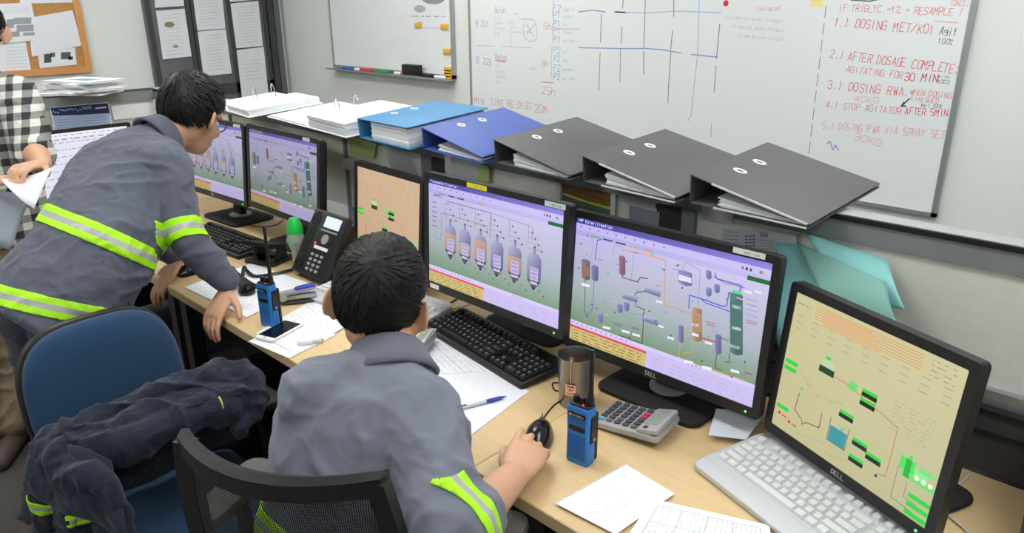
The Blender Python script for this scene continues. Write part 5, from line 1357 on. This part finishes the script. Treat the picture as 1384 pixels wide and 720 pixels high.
def person(label, J, head, cfg):
    og = V(J['ground']); t = thing('person', label, 'person', og, 0, 'men at the desks')
    P, Wt, Ch, N = V(J['pelvis']), V(J['waist']), V(J['chest']), V(J['neck'])
    Rp, Rc = V(J['rp']).normalized(), V(J['rc']).normalized()
    def secs(o, low):
        L = []
        pts = [(P-(Wt-P).normalized()*low, .158, .108, 0), (P, .168, .115, 0), (Wt, .150, .108, .35), (Wt.lerp(Ch, .5), .162, .112, .65), (Wt.lerp(Ch, .82), .172, .112, .9), (Ch, .165, .098, 1), (Ch.lerp(N, .45), .115, .078, 1), (N, .062, .060, 1)]
        k = J.get('bulk', 1)
        for i, (c, hw, hd, u) in enumerate(pts):
            a = pts[max(i-1,0)][0]; b = pts[min(i+1,len(pts)-1)][0]; up, r, f = frame(b-a, Rp.lerp(Rc, u)); L.append((c, r, f, hw*k+o, hd*k+o))
        return L
    # skin: one continuous figure
    mb = MB(); torso_rings(mb, secs(-.012, .05)); head.skin(mb)
    limb(mb, [N-(head.c-N).normalized()*.03, N.lerp(head.c, .45), head.w(0,-.02,-.04)], [.060,.055,.058])
    for sd in ('r', 'l'):
        s, e, w = V(J['s'+sd]), V(J['e'+sd]), V(J['w'+sd]); limb(mb, [s, s.lerp(e, .5), e, e.lerp(w, .35), w], [.052,.047,.041,.042,.0265]); limb(mb, [Ch, s], [.07, .055])
        h, k, a = V(J['h'+sd]), V(J['k'+sd]), V(J['a'+sd]); limb(mb, [h, h.lerp(k, .5), k, k.lerp(a, .35), a], [.082,.072,.056,.054,.038])
        J['hand'+sd](mb)
        ft = V(J.get('foot', (0,1,0))).normalized(); limb(mb, [a-V((0,0,.02)), a+ft*.08-V((0,0,.045)), a+ft*.15-V((0,0,.055))], [.036,.034,.022])
    body = put('body', remesh(mb, .0042, 3), cfg['skin'], t, og)
    head.face_parts(t, og)
    # shirt
    mb = MB(); ls = secs(.014, J.get('hem', .10)); torso_rings(mb, ls[:-1]+[(N, ls[-1][1], ls[-1][2], .066, .064)])
    for sd in ('r', 'l'):
        s, e, w = V(J['s'+sd]), V(J['e'+sd]), V(J['w'+sd]); cf = cfg['cuff']; k = cfg.get('sl', 1)
        if cf >= 1: c = e.lerp(w, cf-.06); pts = [s, s.lerp(e, .5), e, e.lerp(w, .5), c]; rd = [.077*k,.068*k,.058*k,.047*k,.038*k]
        else: c = s.lerp(e, 1) if cf > .9 else s.lerp(e, cf); c = e.lerp(w, cfg.get('fore', .12)); pts = [s, s.lerp(e, .5), e, c]; rd = [.077*k,.068*k,.062*k,.060*k]
        limb(mb, pts, rd); limb(mb, [Ch.lerp(N, .3), Ch.lerp(s, .6)+(N-Ch)*.12, s], [.085,.08,.072])
    sm = remesh(mb, .0065, 5)
    f1 = folds(cfg['seed'], cfg.get('amp', .010), cfg.get('fs', 7), V(cfg.get('stretch', (1,1,1)))); f2 = folds(cfg['seed']+5, cfg.get('amp', .01)*.45, 17, V((1,1,1)))
    displace(sm, lambda p, n: f1(p, n)+f2(p, n))
    shirt = put(cfg.get('top', 'shirt'), sm, cfg['shirt'], t, og)
    # collar
    up, r, f = frame(head.c-N, Rc); rr = MB(); n = 28
    def cr(rad, hgt, drop=0): return [N+up*(hgt-(.012*math.cos(2*math.pi*k/n-math.pi/2)))+(r*math.cos(2*math.pi*k/n)+f*math.sin(2*math.pi*k/n)*1.02)*rad for k in range(n)]
    rr.rings([cr(.066,-.03), cr(.062,.0), cr(.0595,.024), cr(.063,.028), cr(.069,.022), cr(.080,-.008), cr(.091,-.030), cr(.084,-.034), cr(.072,-.02)], cap=False)
    cm = _mesh(rr); put('collar', cm, cfg['shirt'], shirt, V((0,0,0))+og)
    # trousers and shoes
    mb = MB(); torso_rings(mb, secs(.004, .06)[:3])
    for sd in ('r', 'l'):
        h, k, a = V(J['h'+sd]), V(J['k'+sd]), V(J['a'+sd]); limb(mb, [h, h.lerp(k, .5), k, k.lerp(a, .5), a+V((0,0,.03))], [.104,.093,.077,.073,.068])
    tm = remesh(mb, .008, 4); f3 = folds(cfg['seed']+9, .010, 9, V((1,1,1.6))); displace(tm, f3); put('trousers', tm, cfg['trousers'], t, og)
    for sd in ('r', 'l'):
        a = V(J['a'+sd]); ft = V(J.get('foot', (0,1,0))).normalized(); mb = MB(); limb(mb, [a-ft*.05+V((0,0,-.035)), a+ft*.06-V((0,0,.038)), a+ft*.16-V((0,0,.045))], [.042,.043,.036]); limb(mb, [a+V((0,0,.02)), a-V((0,0,.03))], [.05,.048])
        sm2 = remesh(mb, .007, 3)
        for v in sm2.vertices: v.co.z = max(v.co.z, .004)
        put('shoe', sm2, 'brownbox', t, og)
    return t, shirt, og
def dseg(p, a, b): ab = b-a; u = max(0, min(1, (p-a).dot(ab)/ab.length_squared)); return (p-a-ab*u).length
short = lambda side=.2: (lambda d: d.z+.05+(.42 if d.y < 0 else .0)*min(1,-d.y*2)-(.72*max(0, d.y)**1.2)-(.0 if abs(d.x) < .75 else .10*(1 if d.y > -.35 else 0)))
def hairline(d):
    return hl0(d)+.07*noise.noise(d*5)+.04*noise.noise(d*13)
def hl0(d):
    # lower at the nape, above the ears at the sides, high on the forehead
    y = d.y; low = -.62 if y < -.45 else (-.62+(y+.45)/.45*.50 if y < 0 else -.12+y*.62)
    if abs(d.x) > .8 and -.35 < y < .3: low = max(low, -.02)
    return d.z-low
# ---- the man leaning on the desk
h1 = Head(atw(260,157,2.36), (-.46,.79,-.42), (-.1,.34,.93))
J1 = dict(ground=(-2.2,.42,0), pelvis=(-2.13,.46,.845), waist=(-2.14,.565,.94), chest=(-2.355,.80,1.115), neck=(-2.365,.885,1.185), rp=(.93,.36,0), rc=(.97,.16,-.12), bulk=1.0, hem=.085,
    sr=atw(222,228,2.13), er=(-2.055,.79,.965), wr=(-1.995,.868,.812), sl=(-2.53,.78,1.11), el=(-2.56,.76,.90), wl=(-2.395,.885,.80),
    hr=(-2.045,.475,.80), kr=(-2.03,.43,.44), ar=(-2.13,.34,.075), hl=(-2.225,.44,.80), kl=(-2.29,.46,.44), al=(-2.40,.36,.075), foot=(-.35,.93,0))
J1['handr'] = lambda mb: hand(mb, V(J1['wr'])+V((.004,-.006,-.012)), (.22,-.60,-.56), (.1,-.62,.74), 1 if V((.22,-.60,-.56)).cross(V((.1,-.62,.74))).x > 0 else -1, ((.15,.35,.3),(.25,.4,.35),(.3,.4,.35),(.35,.45,.35)), V((.85,-.05,-.38)), .09)
J1['handl'] = lambda mb: hand(mb, V(J1['wl'])+V((.004,-.004,-.012)), (.12,-.60,-.62), (.0,-.72,.70), -1 if V((.12,-.60,-.62)).cross(V((.0,-.72,.70))).x > 0 else 1, ((.0,.4,.3),)*4, V((-.80,-.2,-.42)), .09)
p1, sh1, og1 = person('man in a grey work jacket with yellow bands leaning both hands on the desk', J1, h1, dict(skin='skin', shirt='workjacket', trousers='darktrousers', seed=3, cuff=1.0, amp=.009, fs=5, stretch=(1,1,1.7), top='jacket', sl=.88))
h1.hair(p1, og1, hairline, lambda d: .011+.008*max(0, d.z), 11, 3600, L=.055); h1.glasses(p1, og1)
up1 = (V(J1['chest'])-V(J1['pelvis'])).normalized()
def torso1(p):
    return min(dseg(p, V(J1['sr']), V(J1['er'])), dseg(p, V(J1['er']), V(J1['wr']))) > .105 and min(dseg(p, V(J1['sl']), V(J1['el'])), dseg(p, V(J1['el']), V(J1['wl']))) > .078
def plane3(*P): q = [atw(*p) for p in P]; n = (q[1]-q[0]).cross(q[2]-q[0]).normalized(); return q[1], (n if n.z > 0 else -n)
band(sh1, og1, p1, *plane3((44,284,2.12),(125,314,1.92),(206,350,2.02)), .026, torso1)
band(sh1, og1, p1, *plane3((8,392,2.08),(75,414,1.88),(150,428,1.97)), .024, torso1)
a, b = V(J1['sr']), V(J1['er'])
band(sh1, og1, p1, a.lerp(b, .97), (b-a), .028, lambda p: dseg(p, a, b) < .092 and (p-a).dot((b-a).normalized()) > .1)
# ---- the seated man
h2 = Head(atw(514,409,1.42), (-.60,.76,-.22), (-.02,.22,.98))
J2 = dict(ground=(-.98,.56,0), pelvis=(-.955,.53,.54), waist=(-.965,.56,.66), chest=(-1.0,.675,.885), neck=(-1.035,.73,.95), rp=(.92,.40,0), rc=(.93,.37,-.06), bulk=.96, hem=.06,
    sr=atw(562,560,1.29), er=atw(612,724,1.13), wr=(-.786,.806,.778), sl=atw(436,538,1.33), el=(-1.20,.70,.70), wl=(-1.13,.82,.62),
    hr=(-.87,.58,.52), kr=(-.98,.95,.52), ar=(-.96,.92,.075), hl=(-1.04,.53,.52), kl=(-1.18,.89,.52), al=(-1.2,.87,.075), foot=(-.35,.93,0))
J2['handr'] = lambda mb: hand(mb, V(J2['wr']), (-.40,.90,.03), (.25,.1,.96), -1, ((.08,.22,.2),(.12,.3,.25),(.25,.45,.35),(.35,.5,.4)), V((-.75,.6,-.28)), .07)
J2['handl'] = lambda mb: hand(mb, J2['wl'], (.2,.9,-.1), (0,0,1), 1)
p2, sh2, og2 = person('man in a grey-blue work shirt seated with his back to us, hand on mouse', J2, h2, dict(skin='skinpale', shirt='workshirt', trousers='darktrousers', seed=8, cuff=.8, fore=.24, amp=.006, fs=6, stretch=(1.5,1.5,.8), top='shirt', sl=1.0))
h2.hair(p2, og2, hairline, lambda d: (.006+.009*max(0, d.z))*(1-.5*d.x**4), 21, 5200, crown=V((.05,-.8,.6)), L=.042, lmax=.006)
def torso2(p): return min(dseg(p, V(J2['sr']), V(J2['er'])), dseg(p, V(J2['sl']), V(J2['el']))) > .075
for z in (.715, .655): band(sh2, og2, p2, (-.95,.52,z), (.10,.22,1), .02, torso2)
a2, b2_ = V(J2['er']), V(J2['wr'])
s2 = V(J2['sr'])
band(sh2, og2, p2, a2.lerp(b2_, .06), (b2_-a2), .022, lambda p: dseg(p, a2, b2_) < .09)
# ---- the man in the plaid shirt
h3 = Head(atw(-30,44,2.78), (.90,-.42,-.22), (.15,-.05,.98))
J3 = dict(ground=(-3.1,.42,0), pelvis=atw(-8,300,2.80), waist=atw(-10,255,2.80), chest=atw(-30,130,2.78), neck=atw(-30,100,2.78), rp=(-.25,-.96,0), rc=(-.30,-.95,0), bulk=1.03, hem=.10,
    sl=atw(22,130,2.80), el=atw(46,205,2.70), wl=atw(58,222,2.50), sr=atw(-78,135,2.72), er=atw(-95,225,2.62), wr=atw(-20,247,2.42),
    hl=atw(10,318,2.82), kl=atw(22,450,2.80), al=atw(16,578,2.80), hr=atw(-32,322,2.76), kr=atw(-28,455,2.72), ar=atw(-25,590,2.72), foot=(.85,-.5,0))
J3['handl'] = lambda mb: hand(mb, J3['wl'], atw(20,228,2.38)-V(J3['wl']), (.2,-.2,.95), 1 if (atw(20,228,2.38)-V(J3['wl'])).cross(V((.2,-.2,.95))).dot(V((.7,.7,0))) < 0 and False else -1, ((.3,.6,.5),(.35,.6,.5),(.4,.6,.5),(.45,.6,.5)), None, .03)
J3['handr'] = lambda mb: hand(mb, J3['wr'], atw(30,240,2.40)-V(J3['wr']), (.1,-.1,.98), 1, ((.1,.2,.2),)*4, None, .03)
p3_, sh3, og3 = person('man in a black and white plaid shirt standing at the left edge, holding papers', J3, h3, dict(skin='skinpale', shirt='plaid', trousers='khaki', seed=14, cuff=.8, fore=.08, amp=.008, fs=8, top='shirt'))
h3.hair(p3_, og3, hairline, lambda d: .010+.006*max(0, d.z), 31, 2600); h3.glasses(p3_, og3)
up3, r3, f3_ = frame(V(J3['chest'])-V(J3['waist']), J3['rc'])
pc = V(J3['chest'])-up3*.03-r3*.085+f3_*.128
# papers in his hands
def held(label, pts, mt, draw=None):
    Q = [atw(*p) for p in pts]; og = Q[0]; t = thing('paper_sheet', label, 'sheet', og, 0, 'papers in the plaid-shirted man\'s hands')
    a, b, c, d = [q-og for q in Q]; nn = (b-a).cross(d-a).normalized()
    m = MB().sheet(lambda u, v: (a*(1-u)+b*u)*(1-v)+(d*(1-u)+c*u)*v+nn*.012*math.sin(math.pi*u), 10, 6); o = obj('sheet', m, mt, t, smooth=80); md = o.modifiers.new('t', 'SOLIDIFY'); md.thickness = .0006
held('white sheet held out by the plaid-shirted man', [(2,240,2.40),(70,226,2.40),(46,282,2.30),(4,246,2.33)], 'paper')
mat('drawingpaper', (176,184,200), .8, var=.05, vscale=30)
held('pale blue drawing hanging from the plaid-shirted man\'s hands', [(-45,262,2.38),(44,258,2.38),(14,338,2.40),(-60,318,2.40)], 'drawingpaper')
# ================================================================== chairs and the jacket
def swivel_base(t, r=.30, col='black'):
    obj('gas_lift', MB().lathe([(.028,.09),(.028,.25),(.018,.25),(.018,.40)], 16), col, t)
    for k in range(5):
        a = 2*math.pi*k/5+.3; c, s = math.cos(a), math.sin(a)
        m = MB().tube([(0,0,.095),(c*r*.5,s*r*.5,.085),(c*r,s*r,.065)], [.028,.022,.015], 8); l = obj('base_arm', m, col, t)
        w = MB()
        for o in (-.012,.012): w.tube([(c*r-s*(o-.008), s*r+c*(o-.008), .028),(c*r-s*(o+.008), s*r+c*(o+.008), .028)], .027, 14)
        obj('caster', w, 'blackmatte', l)
def pad(outline, z0, z1, bulge, n=5):
    """upholstered cushion: rounded outline with a domed face"""
    m = MB(); c = V((sum(p[0] for p in outline)/len(outline), sum(p[1] for p in outline)/len(outline))); rs = []
    for k in range(n+1):
        t = k/n; s = 1-.09*(1-math.sin(t*math.pi/2)); rs.append([(c.x+(p[0]-c.x)*s, c.y+(p[1]-c.y)*s, z0+(z1-z0)*.5*t) for p in outline])
    for k in range(1, 9):
        t = k/8; s = math.cos(t*math.pi/2*.98); s = 1-(1-s)*1.0; rs.append([(c.x+(p[0]-c.x)*s, c.y+(p[1]-c.y)*s, (z0+z1)*.5+(z1-z0)*.5*min(1,t*2.2)**.6+bulge*math.sin(t*math.pi/2)) for p in outline])
    return m.rings(rs)
# blue office chair, facing the camera side
bc = thing('office_chair', 'blue upholstered swivel chair with a navy jacket thrown over it', 'chair', (-1.60, .475, 0), -math.pi/2+.05, 'swivel chairs')
swivel_base(bc, .28)
obj('seat', pad(rrect(-.235,.235,-.225,.225,.09,6), .40, .465, .015), 'chairblue', bc, smooth=60); obj('seat_shell', MB().prism(rrect(-.21,.21,-.2,.2,.08,6), .385, .405, .004), 'black', bc)
out = []
for k in range(40):
    a = 2*math.pi*k/40; ca, sa = math.cos(a), math.sin(a); e = .62 if sa > 0 else .5
    x = math.copysign(abs(ca)**.62, ca)*(.178 if sa > 0 else .178-.03*abs(sa)); z = math.copysign(abs(sa)**.62, sa)*.205
    out.append((x, z))
BXm = Tm(0, -.205, .685) @ Rm(math.radians(90+8)*-1+math.pi, 'X') if False else Tm(0, -.215, .675) @ Rm(math.radians(-10), 'X').inverted() @ Matrix(((1,0,0,0),(0,0,1,0),(0,1,0,0),(0,0,0,1)))
obj('backrest', pad(out, -.03, .03, .012), 'chairblue', bc, BXm, smooth=60)
obj('back_shell', MB().prism([(p[0]*1.03, p[1]*1.03) for p in out], -.04, -.012, .006), 'black', bc, BXm)
obj('back_stem', MB().tube([(0,-.05,.39),(0,-.26,.40),(0,-.285,.5),(0,-.27,.66)], .022, 10), 'black', bc)
for sx in (-1,): 
    obj('armrest', MB().prism(rrect(-.03,.03,-.12,.1,.025,4), .63, .655, .006), 'blackmatte', bc, Tm(-.27,-.03,0)); obj('arm_post', MB().tube([(-.15,0,.39),(-.27,0,.40),(-.275,-.02,.5),(-.27,-.03,.635)], .014, 8), 'black', bc)
# black mesh chair
mat('armpad', (92,88,88), .6)
glass_mat('meshfabric', (24,24,26), .8, .82)
nt = M['meshfabric'].node_tree; b = nt.nodes['Principled BSDF']; tc = nt.nodes.new('ShaderNodeTexCoord'); sp = nt.nodes.new('ShaderNodeSeparateXYZ'); nt.links.new(tc.outputs['Object'], sp.inputs[0]); gs = []
for ax in ('X', 'Z'):
    q = nt.nodes.new('ShaderNodeMath'); q.operation = 'MULTIPLY'; q.inputs[1].default_value = 330; nt.links.new(sp.outputs[ax], q.inputs[0]); f = nt.nodes.new('ShaderNodeMath'); f.operation = 'FRACT'; nt.links.new(q.outputs[0], f.inputs[0]); g = nt.nodes.new('ShaderNodeMath'); g.operation = 'LESS_THAN'; g.inputs[1].default_value = .5; nt.links.new(f.outputs[0], g.inputs[0]); gs.append(g)
mxn = nt.nodes.new('ShaderNodeMath'); mxn.operation = 'MAXIMUM'; nt.links.new(gs[0].outputs[0], mxn.inputs[0]); nt.links.new(gs[1].outputs[0], mxn.inputs[1]); nt.links.new(mxn.outputs[0], b.inputs['Alpha'])
mc = thing('office_chair', 'black mesh-backed swivel chair under the seated man', 'chair', (-1.0, .625, 0), .45, 'swivel chairs')
swivel_base(mc, .28)
obj('seat', pad(rrect(-.235,.235,-.215,.215,.07,6), .395, .45, .012), 'blackmatte', mc, smooth=60)
def bk(u, v):   # back surface: u -1..1 across, v 0..1 up; curved round the sitter
    hw = .195-.03*v**3; x = u*hw; y = -.215-.035*(v-.35)**2+.055*(abs(u)**2)-.045*math.sin(v*math.pi*.5); return V((x, y, .50+.445*v))
obj('mesh_back', MB().sheet(lambda u, v: bk(-1+2*u, v), 20, 20), 'meshfabric', mc, smooth=80)
edge = [bk(-1, v/12) for v in range(13)]; edge2 = [bk(1, v/12) for v in range(13)]
def strip(pts, wx, dy, dz=0):
    m = MB(); rs = [[p+V((-wx,-dy,-dz)), p+V((wx,-dy,-dz)), p+V((wx,dy,dz)), p+V((-wx,dy,dz))] for p in pts]; return m.rings(rs)
obj('side_rail', strip(edge, .016, .011), 'bezel', mc); obj('side_rail', strip(edge2, .016, .011), 'bezel', mc)
top = [bk(-1.06+2.12*k/16, 1) for k in range(17)]; m = MB(); m.rings([[p+V((0,-.013,-.02)), p+V((0,.013,-.02)), p+V((0,.013,.008)), p+V((0,-.002,.016)), p+V((0,-.013,.008))] for p in top]); obj('top_rail', m, 'bezel', mc)
bot = [bk(-1+2*k/16, 0) for k in range(17)]; m = MB(); m.rings([[p+V((0,-.012,-.02)), p+V((0,.012,-.02)), p+V((0,.012,.02)), p+V((0,-.012,.02))] for p in bot]); obj('bottom_rail', m, 'bezel', mc)
obj('back_spine', MB().tube([(0,-.05,.39),(0,-.2,.39),(0,-.29,.44),(0,-.30,.6)], .02, 10), 'black', mc)
for sx in (-1, 1):
    obj('armrest', MB().prism(rrect(sx*.27-.035, sx*.27+.035, -.13, .08, .03, 5), .675, .70, .007), 'armpad', mc); obj('arm_post', MB().tube([(sx*.18,0,.39),(sx*.26,0,.40),(sx*.27,-.01,.685)], .016, 8), 'black', mc)
# ---- the jacket thrown over the blue chair
jk = MB()
def jl(pts, rad): limb(jk, [atw(*p) for p in pts], rad, 16)
jl([(74,602,1.63),(120,586,1.63),(180,556,1.68),(240,528,1.72),(295,516,1.76),(330,522,1.78)], [.036,.040,.038,.036,.046,.046])
jl([(110,622,1.58),(175,596,1.60),(245,568,1.66),(310,548,1.72)], [.034,.036,.036,.04])
jl([(325,522,1.78),(340,548,1.76),(326,578,1.72)], [.042,.034,.02])
for row in (((120,636),(180,614),(245,590),(318,566)), ((150,652),(200,634),(250,610),(322,582))): limb(jk, [atz(p[0], p[1], .490) for p in row], [.026,.022,.022,.022], 14)
jl([(72,608,1.60),(60,645,1.62),(60,690,1.66),(80,745,1.72)], [.032,.028,.027,.024])
jl([(104,630,1.56),(140,650,1.52),(160,690,1.52),(176,745,1.52)], [.03,.026,.022,.018])
jl([(82,616,1.58),(112,650,1.56),(142,690,1.56),(158,745,1.58)], [.036,.034,.026,.02])
jl([(92,612,1.605),(150,592,1.61),(210,562,1.66),(315,536,1.74)], [.034,.038,.036,.036])
jl([(92,640,1.58),(96,690,1.61),(108,745,1.66)], [.034,.032,.028])
limb(jk, [atz(p[0], p[1], .50) for p in ((118,626),(180,606),(245,580),(315,556))], [.03,.028,.028,.028], 14)
jl([(112,655,1.60),(122,690,1.62),(132,745,1.66)], [.034,.030,.026])
sm = remesh(jk, .005, 4); g1 = folds(41, .014, 8, V((1.3,1.3,.8))); g2 = folds(47, .0045, 19); g3 = folds(53, .001, 40); displace(sm, lambda p, n: g1(p, n)+g2(p, n)+g3(p, n))
zf = .468
jo = V((-1.72, .5, .47)); jt = thing('work_jacket', 'navy work jacket heaped over the blue chair seat', 'jacket', jo)
jb = put('jacket_body', sm, 'navyjacket', jt, jo)
q0, q1 = atw(60,655,1.625), atw(62,700,1.665)
band(jb, jo, jt, atw(60,676,1.645), q1-q0, .017, lambda p: dseg(p, q0, q1) < .055)
q2, q3 = atw(116,668,1.61), atw(130,720,1.64)
band(jb, jo, jt, atw(122,684,1.62), q3-q2, .013, lambda p: dseg(p, q2, q3) < .055)
mat('greencord', (150,200,70), .7)
put('piping', _mesh(MB().tube([atw(296,536,1.63), atw(300,544,1.625), atw(302,552,1.625)], .0022, 6)), 'greencord', jt, jo)
def flap(name, top, hem, amp, nf, ph, bulge=0, seed=0):
    """a panel of the jacket: cloth between a top line and a hem line, with folds running down it"""
    T, Hm = smoothpath(top, 8), smoothpath(hem, 8)
    def at(P, u): x = u*(len(P)-1); i = min(int(x), len(P)-2); return P[i].lerp(P[i+1], x-i)
    def f(u, v):
        a, b = at(T, u), at(Hm, u); p = a.lerp(b, v); out = V((.75,-.45,.5)).normalized()
        w = math.sin(u*nf*math.pi*2+ph+v*1.5)+.5*math.sin(u*nf*5.1+ph*2-v*3)
        n = noise.noise(V((u*4+seed, v*3, seed)))+.5*noise.noise(V((u*11+seed, v*7, seed)))
        return p+out*(amp*w*(.25+.75*v)+bulge*math.sin(math.pi*v)+amp*1.3*n)
    m = MB().sheet(f, 60, 30); me = _mesh(m); o = put(name, me, 'navyjacket', jt, jo); md = o.modifiers.new('t', 'SOLIDIFY'); md.thickness = .004
    h = MB().tube([f(k/60, 1.0) for k in range(61)], .0035, 6); put('hem', _mesh(h), 'navyjacket', o, jo)
    return o
flap('front_panel', [atw(118,604,1.565), atw(190,574,1.60), atw(255,548,1.65), atw(326,530,1.71)], [atz(168,662,.50), atz(220,640,.50), atz(275,610,.495), atz(338,588,.495)], .006, 2.0, .4, .02, 3)
flap('side_panel', [atw(44,604,1.60), atw(70,596,1.585), atw(110,604,1.555), atw(150,622,1.535)], [atw(40,664,1.585), atw(80,688,1.545), atw(130,705,1.52), atw(182,742,1.50)], .008, 1.6, 1.2, .015, 7)
flap('back_panel', [atw(100,588,1.645), atw(180,548,1.70), atw(245,514,1.745), atw(318,500,1.79)], [atw(112,606,1.575), atw(188,578,1.61), atw(252,550,1.655), atw(322,532,1.71)], .004, 2.2, 2.0, .018, 11)
